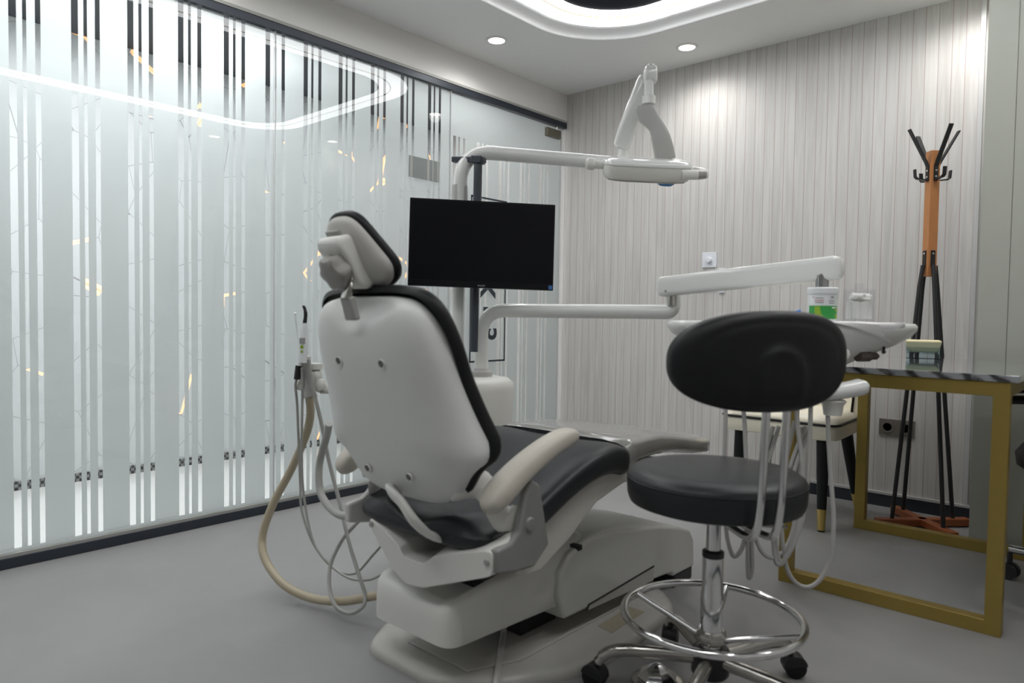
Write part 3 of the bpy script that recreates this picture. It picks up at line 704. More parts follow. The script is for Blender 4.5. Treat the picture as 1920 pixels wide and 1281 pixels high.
b = B(); tube(b, [(-1.965, 1.222, 0.915), (-1.965, 1.220, 0.883), (-1.965, 1.218, 0.841), (-1.966, 1.215, 0.791)], [.009, .013, .015, .014], smooth=False, seg=16); obj('body', b, 'tub_white', t)
b = B(); tube(b, [(-1.965, 1.222, 0.912), (-1.964, 1.225, 0.942), (-1.967, 1.223, 0.962), (-1.971, 1.220, 0.969)], [.0065, .006, .005, .004]); obj('light_guide', b, 'black_plastic', t)
tc_ = (V((.665, -.745, 0)))
b = B(); c = V((-1.965, 1.219, 0.860)); obox(b, c + tc_*.0135, (.745, .665, 0), tc_, (0, 0, 1), .017, .006, .018); obj('display', b, 'label_grey', t)
for py, r in ((650, .0055), (659, .0038)):
    b = B(); cyl(b, V((-1.965, 1.218, 0.841)) + V((0, 0, (650-py)*.00167)) + tc_*.011, V((-1.965, 1.218, 0.841)) + V((0, 0, (650-py)*.00167)) + tc_*.0175, r); obj('green_button', b, 'lime', t)
b = B(); tube(b, [(-1.984, 1.225, 0.773), (-1.997, 1.235, 0.686), (-2.045, 1.263, 0.487), (-2.070, 1.287, 0.337), (-2.045, 1.303, 0.195), (-1.992, 1.320, 0.131), (-1.904, 1.342, 0.091), (-1.820, 1.364, 0.097), (-1.782, 1.399, 0.120)], .0042); obj('cable', b, 'hose_grey', t)
t = thing('air_water_syringe', 'slim syringe with a black grip leaning out of the holder', 'syringe', (-2.002, 1.221, 0.755))
b = B(); tube(b, [(-2.001, 1.224, 0.779), (-2.003, 1.219, 0.735)], .0105, smooth=False); obj('grip', b, 'black_plastic', t)
b = B(); tube(b, [(-1.999, 1.225, 0.772), (-2.000, 1.227, 0.823), (-2.010, 1.221, 0.904), (-2.016, 1.219, 0.945)], [.006, .0035, .0028, .0028], smooth=False); lathe(b, [(0, -.004), (.005, 0), (0, .004)], (-2.016, 1.219, 0.945), 10); obj('nozzle', b, 'tub_white', t)
b = B(); tube(b, [(-2.004, 1.218, 0.735), (-2.015, 1.221, 0.711), (-2.044, 1.245, 0.647), (-2.072, 1.268, 0.518), (-2.098, 1.291, 0.367), (-2.091, 1.293, 0.278), (-2.040, 1.306, 0.177), (-1.963, 1.331, 0.109), (-1.885, 1.360, 0.103), (-1.826, 1.389, 0.172), (-1.784, 1.403, 0.222)], .0042); obj('cable', b, 'hose_grey', t)
t = thing('saliva_ejector', 'grey saliva ejector with a long grey hose twisted into a loop near the floor', 'saliva ejector', (-1.958, 1.247, 0.757))
b = B(); tube(b, [(-1.971, 1.238, 0.800), (-1.966, 1.240, 0.765), (-1.954, 1.248, 0.703), (-1.948, 1.252, 0.681)], [.0085, .0085, .007, .006], smooth=False); obj('grip', b, 'mid_grey', t)
b = B(); lathe(b, [(0, 0), (.009, .002), (.010, .012), (0, .014)], (-1.971, 1.238, 0.798), 14); obj('valve', b, 'plastic', t)
b = B(); tube(b, [(-1.951, 1.250, 0.686), (-1.950, 1.273, 0.602), (-1.959, 1.312, 0.458), (-1.914, 1.319, 0.342), (-1.835, 1.303, 0.225), (-1.758, 1.288, 0.139), (-1.729, 1.285, 0.098), (-1.716, 1.268, 0.069), (-1.762, 1.252, 0.041), (-1.809, 1.237, 0.053), (-1.860, 1.248, 0.089), (-1.894, 1.274, 0.150), (-1.888, 1.310, 0.220), (-1.858, 1.339, 0.271), (-1.828, 1.368, 0.315)], .0062); obj('hose', b, 'hose_grey', t)
t = tag(obj('drain_hose', (lambda b: (tube(b, [(-1.811, 1.210, 0.616), (-1.841, 1.221, 0.570), (-1.896, 1.235, 0.487), (-1.896, 1.232, 0.420), (-1.867, 1.228, 0.376), (-1.786, 1.219, 0.349), (-1.706, 1.211, 0.358), (-1.645, 1.213, 0.382)], .0115), b)[1])(B()), 'hose_grey'), 'thick grey drain hose curving down behind the left armrest', 'hose')
t = tag(obj('foot_cable', (lambda b: (tube(b, [(-1.30, 1.52, .10), (-1.319, 1.468, 0.075), (-1.310, 1.448, 0.046), (-1.230, 1.345, 0.042), (-1.155, 1.251, 0.042), (-1.095, 1.151, .02), (-1.055, 1.051, .0095)], .0085), b)[1])(B()), 'hose_white'), 'pale cable running out from under the chair over its floor plate', 'cable')

# ------------------------------------------------------------------ operating lamp
LX = V((.745, .664, -.030)).normalized(); tocam = V((.60, -.73, -.30)).normalized()
LZ0 = V((0, 0, 1)); LY0 = LZ0.cross(LX).normalized(); LZ0 = LX.cross(LY0).normalized()
ta = math.radians(17); LY = (LY0*math.cos(ta) + LZ0*math.sin(ta)).normalized(); LZ = (LZ0*math.cos(ta) - LY0*math.sin(ta)).normalized()
LC = V((-1.491, 2.454, 1.534))
ol = thing('operating_lamp', 'white dental operating lamp with a side handle on its jointed arm', 'operating lamp', V(pole[2]) + V((0, 0, .03)))
def lring(z, g, sx=.172, sy=.098, yo=0):
    out = []
    for j in range(56):
        a = 2*PI*j/56; c, s = math.cos(a), math.sin(a)
        out.append(LC + LX*(sx-g)*math.copysign(abs(c)**.55, c) + LY*((sy-g)*math.copysign(abs(s)**.6, s)+yo) + LZ*z)
    return out
b = B(); loft(b, [lring(-.040, .022), lring(-.036, .010), lring(-.026, .004), lring(.006, 0), lring(.016, .001)]); lb = obj('lamp_body', b, 'lamp_beige', ol, smooth=50)
b = B(); loft(b, [lring(.017, -.001), lring(.027, -.001), lring(.037, .010), lring(.042, .028), lring(.043, .06)]); obj('top_cover', b, 'arm_white', ol, smooth=60)
b = B(); loft(b, [lring(-.046, .035), lring(-.043, .020), lring(-.040, .018)]); obj('lens', b, 'lens_grey', ol, smooth=50)
b = B(); lathe(b, [(0, -.014), (.024, -.012), (.034, -.004), (.036, .003), (0, .004)], LC + LX*.078 + LY*-.02 - LZ*.046, 28, LZ); obj('blue_sensor_lens', b, 'lamp_blue', ol)
b = B(); hp = [LC + LX*.12 - LY*.085 - LZ*.006, LC + LX*.185 - LY*.068 - LZ*.006, LC + LX*.222 - LY*.045 - LZ*.004, LC + LX*.226 - LY*.02 - LZ*.004, LC + LX*.215 + LY*.03 - LZ*.004, LC + LX*.15 + LY*.05 - LZ*.004]
tube(b, hp, .019, flat=.62, up=LX.cross(LZ)); hd = obj('handle', b, 'plastic', ol, smooth=60)
b = B(); tube(b, [LC + LX*.190 - LY*.076 - LZ*.006, LC + LX*.222 - LY*.056 - LZ*.005], .0135, flat=.45, up=LX.cross(LZ)); obj('handle_grip', b, 'mid_knob', hd)
b = B(); k0 = LC - LX*.222 + LZ*.012
tube(b, [LC - LX*.15 + LZ*.008, k0 + LX*.02], [.018, .014], smooth=False); lathe(b, [(0, -.021), (.017, -.019), (.024, -.010), (.024, .010), (.017, .019), (0, .021)], k0, 20, LX); obj('pivot_knob', b, 'plastic', ol, smooth=60)
E0 = V(pole[2])
b = B(); lathe(b, [(.030, 0), (.030, .024), (.024, .028), (.024, .046), (.019, .048), (.019, .085)], E0 + V((0, 0, -.01)), 24); obj('arm_post', b, 'arm_white', ol, smooth=45)
S0 = E0 + V((.006, -.004, .105)); S1 = V((-1.527, 2.494, 1.912))
dd = (S1-S0).normalized(); sd = dd.cross(V((.665, -.745, 0))).normalized()
b = B(); rr = []
for k, w in ((-.045, .024), (-.035, .033), (0, .036), (.10, .036), ((S1-S0).length-.02, .032), ((S1-S0).length+.0, .026)):
    c = S0 + dd*k; fr = sd.cross(dd)
    rr.append([c + sd*w*math.copysign(abs(math.cos(a))**.6, math.cos(a)) + fr*w*.85*math.copysign(abs(math.sin(a))**.6, math.sin(a)) for a in (2*PI*j/24 for j in range(24))])
loft(b, rr); obj('spring_arm', b, 'arm_white', ol, smooth=50)
b = B(); cyl(b, S0 + V((-.004, 0, -.060)), S0 + V((-.004, 0, -.028)), .013); obj('joint_gap', b, 'black_plastic', ol)
b = B(); c = V((-1.494, 2.471, 1.911)); rr = []
for z, g in ((-.034, .004), (-.030, 0), (.012, 0), (.026, .005), (.034, .014)):
    rr.append([c + V((0, 0, z)) + V((.745, .665, 0))*(.026-g)*math.copysign(abs(math.cos(a))**.5, math.cos(a)) + V((-.665, .745, 0))*(.034-g)*math.copysign(abs(math.sin(a))**.5, math.sin(a)) for a in (2*PI*j/28 for j in range(28))])
loft(b, rr); obj('arm_head', b, 'arm_white', ol, smooth=50)
yo = V((-1.489, 2.456, 1.801))
b = B(); cyl(b, yo + V((0, 0, .0)), V((yo.x, yo.y, c.z-.03)), .0185); lathe(b, [(.026, -.012), (.026, .018), (.019, .021)], yo, 24); obj('drop_tube', b, 'arm_white', ol, smooth=45)
# curved yoke: a shaped strap swept from the boss down to the lamp
b = B(); yp = [(-1.503, 2.443, 1.782), (-1.501, 2.444, 1.767), (-1.491, 2.452, 1.746), (-1.477, 2.463, 1.725), (-1.462, 2.475, 1.700), (-1.450, 2.484, 1.663), (-1.446, 2.499, 1.625), (-1.446, 2.523, 1.577)]
yw = [.030, .037, .040, .034, .031, .037, .040, .041]; yl = spline(yp, 5); rings = []
for i, p in enumerate(yl):
    k = i/(len(yl)-1)*(len(yw)-1); j = min(int(k), len(yw)-2); w = yw[j] + (yw[j+1]-yw[j])*(k-j)
    tt = (yl[min(i+1, len(yl)-1)] - yl[max(i-1, 0)]).normalized(); nn = V((.55, -.80, -.2)); xx = nn.cross(tt).normalized(); nn = tt.cross(xx).normalized()
    rings.append([p + xx*w*math.copysign(abs(math.cos(a))**.5, math.cos(a)) + nn*.013*math.copysign(abs(math.sin(a))**.6, math.sin(a)) for a in (2*PI*q/24 for q in range(24))])
loft(b, rings); obj('yoke', b, 'yoke_grey', ol, smooth=50)

# ------------------------------------------------------------------ monitor hanging from the light pole
mt = thing('monitor', 'black flat monitor on a slate pole clamped to the white light pole', 'monitor', (-1.869, 1.913, 1.217))
tl_, tr_, bl_, br_ = (V((-2.030, 1.697, 1.377)), V((-1.669, 2.106, 1.368)), V((-2.023, 1.687, 1.054)), V((-1.666, 2.092, 1.044)))
mx_ = ((tr_-tl_)+(br_-bl_)).normalized(); my_ = ((tl_-bl_)+(tr_-br_)); mz_ = mx_.cross(my_).normalized(); my_ = mz_.cross(mx_); mc = (tl_+tr_+bl_+br_)/4
mw = ((tr_-tl_).length+(br_-bl_).length)/2; mh = ((tl_-bl_).length+(tr_-br_).length)/2
b = B(); obox(b, mc - mz_*.011, mx_, my_, mz_, mw, mh, .022); obj('bezel', b, 'screen', mt, bevel=.002)
b = B(); obox(b, mc + my_*.008 - mz_*.0004, mx_, my_, mz_, mw-.014, mh-.034, .0025); obj('screen', b, 'screen_glass', mt, smooth=0)
b = B(); obox(b, mc - mz_*.035, mx_, my_, mz_, mw*.62, mh*.6, .035); obj('back_housing', b, 'black_plastic', mt, bevel=.01)
text('wordmark', 'PHILIPS', .0085, frame_mtx(mc - my_*(mh/2-.008) + mz_*.0006, mx_, my_), 'logo_grey', mt, .0002)
b = B(); obox(b, mc + mx_*(mw/2-.011) - my_*(mh/2-.011) + mz_*.0006, mx_, my_, mz_, .014, .015, .001); obj('energy_sticker', b, 'blue_sticker', mt, smooth=0)
b = B(); tube(b, [(-1.932, 1.954, 1.559), (-1.919, 1.928, 0.806)], .0165, smooth=False, seg=18); obj('mount_pole', b, 'dark_pole', mt)
b = B(); c0 = V((-1.933, 1.953, 1.544)); c1 = V((-2.007, 1.927, 1.550)); dm = (c1-c0).normalized()
obox(b, c0, dm, (0, 0, 1), dm.cross(V((0, 0, 1))), .044, .030, .042); obox(b, (c0+c1)/2, dm, (0, 0, 1), dm.cross(V((0, 0, 1))), (c1-c0).length+.06, .022, .03); obj('clamp', b, 'dark_pole', mt, bevel=.004)
b = B(); q = V((-1.926, 1.943, 1.222)); tube(b, [q, mc - mz_*.05], .02, smooth=False); obj('vesa_arm', b, 'black_plastic', mt)

# ------------------------------------------------------------------ instrument delivery tray on its spring arm
TX = V((.745, .667, 0)); TY = V((-.667, .745, 0)); T0 = V((-.774, 2.126, 0)) + TY*.06
tr = thing('instrument_tray', 'white boat-shaped instrument tray on a thick spring arm with hanging hoses', 'instrument tray', T0 + V((0, 0, .93)))
def hull(z, sx, sy0, sy1, ox=0):
    out = []
    for j in range(64):
        a = 2*PI*j/64; c, s = math.cos(a), math.sin(a)
        u = sx*math.copysign(abs(c)**.75, c) + ox; w = (sy1 if s > 0 else sy0)*math.copysign(abs(s)**.6, s)*(1-.30*(u/.36)**2)
        out.append(T0 + TX*u + TY*w + V((0, 0, z)))
    return out
b = B(); loft(b, [hull(.795, .075, .06, .08, .07), hull(.815, .10, .075, .10, .07), hull(.835, .15, .10, .12, .06), hull(.853, .22, .13, .14, .03), hull(.877, .305, .155, .165, .01), hull(.902, .352, .172, .18, .008), hull(.920, .368, .18, .185, .010), hull(.933, .370, .18, .185, .010), hull(.941, .362, .175, .18, .010), hull(.942, .34, .16, .165, .008), hull(.937, .30, .14, .15), hull(.936, .1, .05, .05)])
obj('tray_body', b, 'arm_white', tr, smooth=60)
a0 = V((-1.314, 2.321, 1.064)); a1 = V((-0.730, 2.307, 1.110)); ad = (a1-a0).normalized(); asd = V((ad.y, -ad.x, 0)).normalized(); aup = asd.cross(ad).normalized()
if aup.z < 0: aup = -aup
b = B(); rr = []; LL = (a1-a0).length
for k, g in ((-.028, .010), (-.022, .003), (-.012, 0), (LL+.012, 0), (LL+.024, .004), (LL+.030, .012)):
    rr.append([a0 + ad*k + aup*(.037-g)*math.copysign(abs(math.sin(a))**.45, math.sin(a)) + asd*(.030-g)*math.copysign(abs(math.cos(a))**.45, math.cos(a)) for a in (2*PI*j/32 for j in range(32))])
loft(b, rr); sa = obj('spring_arm', b, 'arm_white', tr, smooth=50)
for c in ((-1.301, 2.311, 1.048), (-0.753, 2.232, 1.084)):
    b = B(); c = V(c); s2 = asd if asd.dot(V((.665, -.745, 0))) > 0 else -asd; cyl(b, a0 + ad*(c-a0).dot(ad) + aup*-.02 + s2*.028, a0 + ad*(c-a0).dot(ad) + aup*-.02 + s2*.0305, .005); obj('arm_screw', b, 'mid_grey', sa)
b = B(); q = V((-1.298, 2.333, 1.019)); cyl(b, q + V((0, 0, -.025)), q + V((0, 0, .035)), .017); obj('elbow_post', b, 'chrome_dull', tr)
q = V((-0.755, 2.296, 1.049)); b = B(); cyl(b, q + V((0, 0, -.02)), q + V((0, 0, .04)), .020); obj('drop_post', b, 'steel_dark', tr)
b = B(); lathe(b, [(.0, -.055), (.03, -.055), (.034, -.02), (.042, -.014), (.042, -.006), (.034, 0), (.022, .001)], q + V((0, 0, -.008)), 28); cyl(b, V((q.x, q.y, .93)), q + V((0, 0, -.05)), .026); obj('post_collar', b, 'plastic', tr)
# handpiece rack and fittings below
b = B(); bar = [(-0.828, 1.906, 0.725), (-0.745, 1.981, 0.736), (-0.645, 2.070, 0.748), (-0.595, 2.115, 0.760), (-0.580, 2.136, 0.768)]
tube(b, bar, [.030, .033, .034, .034, .022], flat=.7, up=(0, 0, 1)); obj('handpiece_rack', b, 'arm_white', tr, smooth=60)
b = B(); q = V((-0.645, 2.082, 0.722)); lathe(b, [(0, -.042), (.024, -.040), (.028, -.012), (.036, .0), (.030, .004), (0, .004)], q, 24); obj('hose_funnel', b, 'plastic', tr)
b = B(); q = T0 + TX*.06 - TY*.05; tube(b, [q + V((0, 0, .80)), q + V((0, 0, .77)) - TY*.06, V((-0.691, 2.036, 0.742))], .022); obj('rack_bracket', b, 'plastic', tr)
b = B(); lathe(b, [(0, -.016), (.012, -.012), (.016, 0), (.012, .012), (0, .016)], (-0.620, 2.085, 0.854), 16); obj('knob', b, 'plastic', tr)
b = B(); q0 = V((-0.619, 2.206, 0.845)); q1 = V((-0.585, 2.263, 0.845)); cyl(b, q0, q0.lerp(q1, .6), .016); cyl(b, q0.lerp(q1, .6), q1, .011); cyl(b, q1, q1 + (q1-q0)*.12, .006); obj('quick_coupling', b, 'brown_fit', tr)
b = B(); q = V((-0.563, 2.257, 0.874)); cyl(b, q, q + V((0, 0, -.014)), .004); lathe(b, [(0, -.010), (.006, -.006), (.006, 0), (0, .002)], q + V((0, 0, -.012)), 10); obj('hook_knob', b, 'black_plastic', tr)
hoses = [
 [(-0.875, 1.891, 0.742), (-0.873, 1.889, 0.644), (-0.865, 1.874, 0.495), (-0.853, 1.866, 0.371), (-0.841, 1.860, 0.322), (-0.829, 1.869, 0.288), (-0.814, 1.884, 0.308), (-0.807, 1.906, 0.372), (-0.808, 1.966, 0.490), (-0.791, 2.028, 0.638)],
 [(-0.841, 1.921, 0.742), (-0.832, 1.925, 0.645), (-0.814, 1.907, 0.498), (-0.803, 1.897, 0.375), (-0.795, 1.885, 0.267), (-0.791, 1.887, 0.231), (-0.786, 1.893, 0.267), (-0.793, 1.906, 0.375), (-0.796, 1.976, 0.490), (-0.783, 2.049, 0.637)],
 [(-0.780, 1.963, 0.740), (-0.785, 1.967, 0.645), (-0.792, 1.927, 0.499), (-0.791, 1.908, 0.382), (-0.771, 1.909, 0.312), (-0.743, 1.933, 0.288), (-0.720, 1.968, 0.317), (-0.713, 2.004, 0.378), (-0.730, 2.062, 0.487), (-0.740, 2.100, 0.636)],
 [(-0.720, 2.003, 0.742), (-0.713, 2.005, 0.650), (-0.696, 2.001, 0.548), (-0.688, 1.990, 0.446), (-0.697, 1.963, 0.338), (-0.719, 1.940, 0.283), (-0.735, 1.941, 0.298), (-0.745, 1.949, 0.383), (-0.752, 2.017, 0.521), (-0.749, 2.080, 0.653)],
 [(-0.688, 2.031, 0.743), (-0.687, 2.028, 0.650), (-0.683, 2.011, 0.518), (-0.686, 1.989, 0.402), (-0.705, 1.955, 0.316), (-0.725, 1.934, 0.274), (-0.741, 1.935, 0.297), (-0.751, 1.958, 0.395), (-0.748, 2.047, 0.517), (-0.729, 2.111, 0.636)],
 [(-0.656, 2.072, 0.712), (-0.651, 2.072, 0.620), (-0.638, 2.064, 0.502), (-0.625, 2.056, 0.386), (-0.626, 2.037, 0.285), (-0.644, 2.005, 0.229), (-0.671, 1.980, 0.212), (-0.699, 1.956, 0.235), (-0.720, 1.954, 0.290), (-0.736, 1.972, 0.395), (-0.733, 2.047, 0.520), (-0.717, 2.121, 0.637)]]
for hp_ in hoses:
    b = B(); tube(b, hp_, .0062, n=8, seg=10); obj('hose', b, 'hose_white', tr)
b = B(); tube(b, [(-0.827, 1.889, 0.371), (-0.790, 1.895, 0.356), (-0.773, 1.896, 0.351)], .003); obj('cable_tie', b, 'mid_grey', tr)
# paper liner with one corner hanging over the front rim
b = B(); NU, NW = 16, 12; G = []
for i in range(NU+1):
    row = []; u = .005 + .285*i/NU
    rim_w = -.18*(1-.30*(u/.36)**2)*(max(0, 1-(abs(u)/.357)**2.6))**.25
    hang = max(0, (u-.03)/.26)**1.1*.062
    for j in range(NW+1):
        s = j/NW
        if s < .6: w = .13 + (rim_w-.003-.13)*s/.6; z = .9445 + .0012*math.sin(9*u+7*s)
        else: k = (s-.6)/.4; w = rim_w-.0035 - .004*math.sin(k*PI/2) + k*hang*.18; z = .9445 - k*hang
        row.append(b.verts.new(T0 + TX*(u + (.012 - .05*(s-.6)/.4*max(0, (u-.1)/.19) if s > .6 else .02*s)) + TY*w + V((0, 0, z))))
    G.append(row)
for i in range(NU):
    for j in range(NW): b.faces.new((G[i][j], G[i+1][j], G[i+1][j+1], G[i][j+1]))
tag(obj('tray_liner', b, 'paper', smooth=60, solid=.0008), 'white paper liner on the tray with a corner hanging over its rim', 'paper')

tb = V((-0.704, 2.148, 0.946)); tb.z = .946
t = thing('wipes_tub', 'small white tub with a green label standing on the instrument tray', 'tub', tb)
b = B(); lathe(b, [(0, 0), (.036, 0), (.0385, .003), (.0395, .082), (.0, .082)], tb, 36); tubb = obj('tub_body', b, 'tub_white', t)
b = B(); lathe(b, [(.0, .080), (.0425, .080), (.0430, .094), (.040, .0975), (0, .098)], tb, 36); obj('lid', b, 'tub_white', t)
def band(r, z0, z1, a0, a1, mat, name, parent, c, n=24, th=.0004):
    b = B(); A = []
    for i in range(n+1):
        a = a0 + (a1-a0)*i/n; d = V((math.cos(a), math.sin(a), 0))
        A.append([b.verts.new(c + d*(r+o) + V((0, 0, z))) for o, z in ((0, z0), (th, z0), (th, z1), (0, z1))])
    for i in range(n):
        for k in range(4): b.faces.new((A[i][k], A[i+1][k], A[i+1][(k+1)%4], A[i][(k+1)%4]))
    b.faces.new(A[0]); b.faces.new(A[-1][::-1])
    return obj(name, b, mat, parent, smooth=40)
fa = math.atan2(-.745, .667)
gl = band(.0392, .006, .044, fa-1.5, fa+1.5, 'green', 'green_label', tubb, tb, 40)
for a, z, w, h, m in ((-.75, .035, .20, .007, 'lime'), (-.70, .024, .22, .006, 'lime'), (-.6, .014, .22, .006, 'lime'), (.85, .034, .22, .006, 'lime'), (.85, .014, .2, .007, 'lime'), (.65, .0385, .35, .002, 'tub_white')):
    band(.0397, z-h, z+h if m == 'lime' else z+.002, fa+a-w, fa+a+w, m, 'label_print', gl, tb, 10, .0003)
for a, z, w, m in ((-.62, .066, .30, 'label_grey'), (-.62, .059, .34, 'label_pink'), (-.62, .053, .30, 'label_grey'), (-1.05, .069, .06, 'label_pink'), (.30, .067, .12, 'label_grey'), (.30, .070, .12, 'label_grey'), (.28, .058, .22, 'label_grey'), (.28, .052, .22, 'label_grey'), (1.1, .064, .10, 'green')):
    band(.0398, z-.0012, z+.0012 if m != 'green' else z+.007, fa+a-w, fa+a+w, m, 'label_print', tubb, tb, 10, .0003)
jb = V((-0.628, 2.230, 0.948)); jb.z = .946
t = thing('cotton_jar', 'clear plastic jar of white cotton rolls with a knobbed lid', 'jar', jb)
b = B(); lathe(b, [(0, .003), (.041, .003), (.041, .085), (.0425, .085), (.0425, 0), (0, 0)], jb, 32); obj('jar_body', b, 'clear', t)
b = B(); lathe(b, [(0, .086), (.0435, .086), (.0435, .094), (.012, .096), (.012, .110), (.010, .112), (0, .112)], jb, 32); obj('lid', b, 'clear_lid', t)
b = B(); rg = random.Random(2)
for i in range(40):
    a = rg.uniform(0, 2*PI); r = .031*math.sqrt(rg.random()); q = jb + V((r*math.cos(a), r*math.sin(a), .008)); cyl(b, q, q + V((rg.uniform(-.003, .003), rg.uniform(-.003, .003), .045 + rg.uniform(0, .006))), .006, seg=10)
for i in range(9):
    a = rg.uniform(0, 2*PI); q = jb + V((.012*math.cos(a*3), .012*math.sin(a*2), .062 + .002*i)); d = V((math.cos(a), math.sin(a), rg.uniform(-.1, .1)))*.024; cyl(b, q-d, q+d, .0058, seg=10)
o = obj('cotton_rolls', b, 'cotton', t); o['kind'] = 'stuff'
bb_ = V((-0.796, 2.187, 0.945)); bb_.z = .9385
b = B(); loft(b, [[bb_ + TX*u + TY*w + V((0, 0, z)) for u, w in ((-.012, -.008), (.012, -.008), (.012, .008), (-.012, .008))] if z == 0 else [bb_ + TX*(u+.006) + TY*w + V((0, 0, z + (.008 if u > 0 else 0))) for u, w in ((-.012, -.006), (.010, -.006), (.010, .006), (-.012, .006))] for z in (0, .028, .034)])
tag(obj('blue_cap', b, 'blue', bevel=.002), 'small bright blue plastic cap on the tray, just left of the tub', 'cap')

# ------------------------------------------------------------------ dentist's stool
S = V((-.775, 1.627, 0))
st = thing('dentist_stool', 'black round stool with a curved oval backrest, chrome foot ring and castors', 'stool', S)
b = B(); lathe(b, [(0, .492), (.190, .492), (.207, .498), (.213, .515), (.214, .535), (.215, .553), (.210, .566), (.196, .576), (.15, .581), (0, .582)], S, 56); sc = obj('seat', b, 'black_leather', st, smooth=50)
b = B(); tube(b, [S + V((.2135*math.cos(a), .2135*math.sin(a), .556)) for a in (2*PI*i/64 for i in range(64))], .0022, smooth=False, closed=True, seg=8); obj('piping', b, 'black_soft', sc)
b = B(); lathe(b, [(0, .480), (.10, .480), (.12, .491), (0, .491)], S, 32); obj('seat_plate', b, 'black_plastic', st)
b = B(); lathe(b, [(0, .34), (.0175, .34), (.0175, .49), (0, .49)], S, 24); obj('piston', b, 'chrome', st)
b = B(); lathe(b, [(.0178, .355), (.024, .356), (.0265, .362), (.0265, .374), (.020, .378)], S, 24); obj('collar', b, 'black_plastic', st)
b = B(); lathe(b, [(0, .10), (.0275, .10), (.0275, .268), (.0255, .272), (.0255, .362), (0, .362)], S, 28); obj('column', b, 'chrome', st)
RZ = .212
b = B(); tube(b, [S + V((.215*math.cos(a), .215*math.sin(a), RZ)) for a in (2*PI*i/72 for i in range(72))], .0095, smooth=False, closed=True, seg=14); obj('foot_ring', b, 'chrome', st)
for a in (182, 105, 10):
    t = math.radians(a); d = V((math.cos(t), math.sin(t), 0)); b = B(); tube(b, [S + d*.028 + V((0, 0, .155)), S + d*.212 + V((0, 0, RZ))], .0072, smooth=False); obj('spoke', b, 'chrome', st)
b = B(); lathe(b, [(.0, .145), (.033, .145), (.036, .150), (.036, .172), (.031, .178), (0, .178)], S, 24); obj('ring_clamp', b, 'chrome_dull', st)
b = B(); lathe(b, [(0, .06), (.040, .062), (.046, .07), (.046, .128), (.040, .134), (0, .134)], S, 28); obj('hub', b, 'black_plastic', st)
for a in (68, 140, 212, 284, 356):
    t = math.radians(a); d = V((math.cos(t), math.sin(t), 0)); sd_ = V((-d.y, d.x, 0))
    b = B(); tube(b, [S + d*.03 + V((0, 0, .105)), S + d*.13 + V((0, 0, .106)), S + d*.21 + V((0, 0, .104)), S + d*.255 + V((0, 0, .092)), S + d*.278 + V((0, 0, .066))], [.0175, .017, .016, .015, .013]); obj('leg', b, 'chrome_dull', st)
    k = S + d*.275
    b = B(); cyl(b, k + V((0, 0, .05)), k + V((0, 0, .072)), .006); t2 = math.radians(a+240); w = V((math.cos(t2), math.sin(t2), 0)); q = k - w.cross(V((0, 0, 1)))*.012
    pts = []; ww = w.cross(V((0, 0, 1)))
    for i in range(11):
        aa = PI*(-.05 + 1.0*i/10); pts.append(q + ww*.031*math.cos(aa) + V((0, 0, .030 + .031*math.sin(aa))))
    prism(b, [p - w*.021 for p in pts], w*.042); ca = obj('castor', b, 'black_plastic', st, bevel=.002)
    for s in (-1, 1):
        b = B(); cyl(b, q + w*s*.003 + V((0, 0, .028)), q + w*s*.0205 + V((0, 0, .028)), .028, seg=24); obj('wheel', b, 'black_soft', ca, bevel=.003)
bd = V((.789, -.615, 0)); bt = V((.615, .789, 0))
PC = V((S.x, S.y, 0)) + bd*.262 - bt*.008; ZC = .861
def pad_out():
    out = []
    for j in range(96):
        a = 2*PI*j/96; c, s = math.cos(a), math.sin(a)
        out.append((.205*math.copysign(abs(c)**.82, c), .106*math.copysign(abs(s)**.82, s) + (.006*c)))
    return out
def pad(u, v, n):
    cur = u*u/(2*.36); return PC + bt*(u - .25*cur*u/.2*0) + bd*(n - cur) + V((0, 0, ZC + v))
def back_fn(u, v, k):
    th = .034*(1-min(k, 1)**5)**(1/2.4) if k < 1 else 0
    g = -.0018*math.exp(-((k-.78)/.05)**2)
    uu, vv = u-.0, v+.03; r = math.hypot(uu/.048, min(0, -0)+max(vv, 0)/.055) if vv > 0 else abs(uu)/.048
    bump = .010/(1+math.exp((r-1)*10)) + .006*math.exp(-((r-1.0)/.18)**2)
    return pad(u, v, th + g + bump*(1-min(k, 1)**4))
b = B(); r1 = dome(b, pad_out(), back_fn, (0, 0), 26)
r2 = dome(b, pad_out(), lambda u, v, k: pad(u, v, -.016 - .026*(1-min(k, 1)**4)**(1/2.4) if k < 1 else -.016), (0, 0), 10)
bridge(b, r1, r2); bk = obj('backrest', b, 'black_soft', st, smooth=75)
for s in (-1, 1):
    o = bt*s*.0235 + bt*.012
    b = B(); tube(b, [PC + o + V((0, 0, .80)), PC + o + V((0, 0, .70)) - bd*.004, PC + o - bd*.010 + V((0, 0, .60)), PC + o - bd*.018 + V((0, 0, .535)), PC + o - bd*.030 + V((0, 0, .492)), PC + o*1. - bd*.062 + V((0, 0, .472)), PC + o*.8 - bd*.16 + V((0, 0, .470))], .0088, seg=14); obj('back_post', b, 'chrome', st)
b = B(); tube(b, [S + V((.02, -.03, .465)), S + V((.09, .02, .455)), S + V((.15, .08, .448))], .004); obj('height_lever', b, 'mid_grey', st)

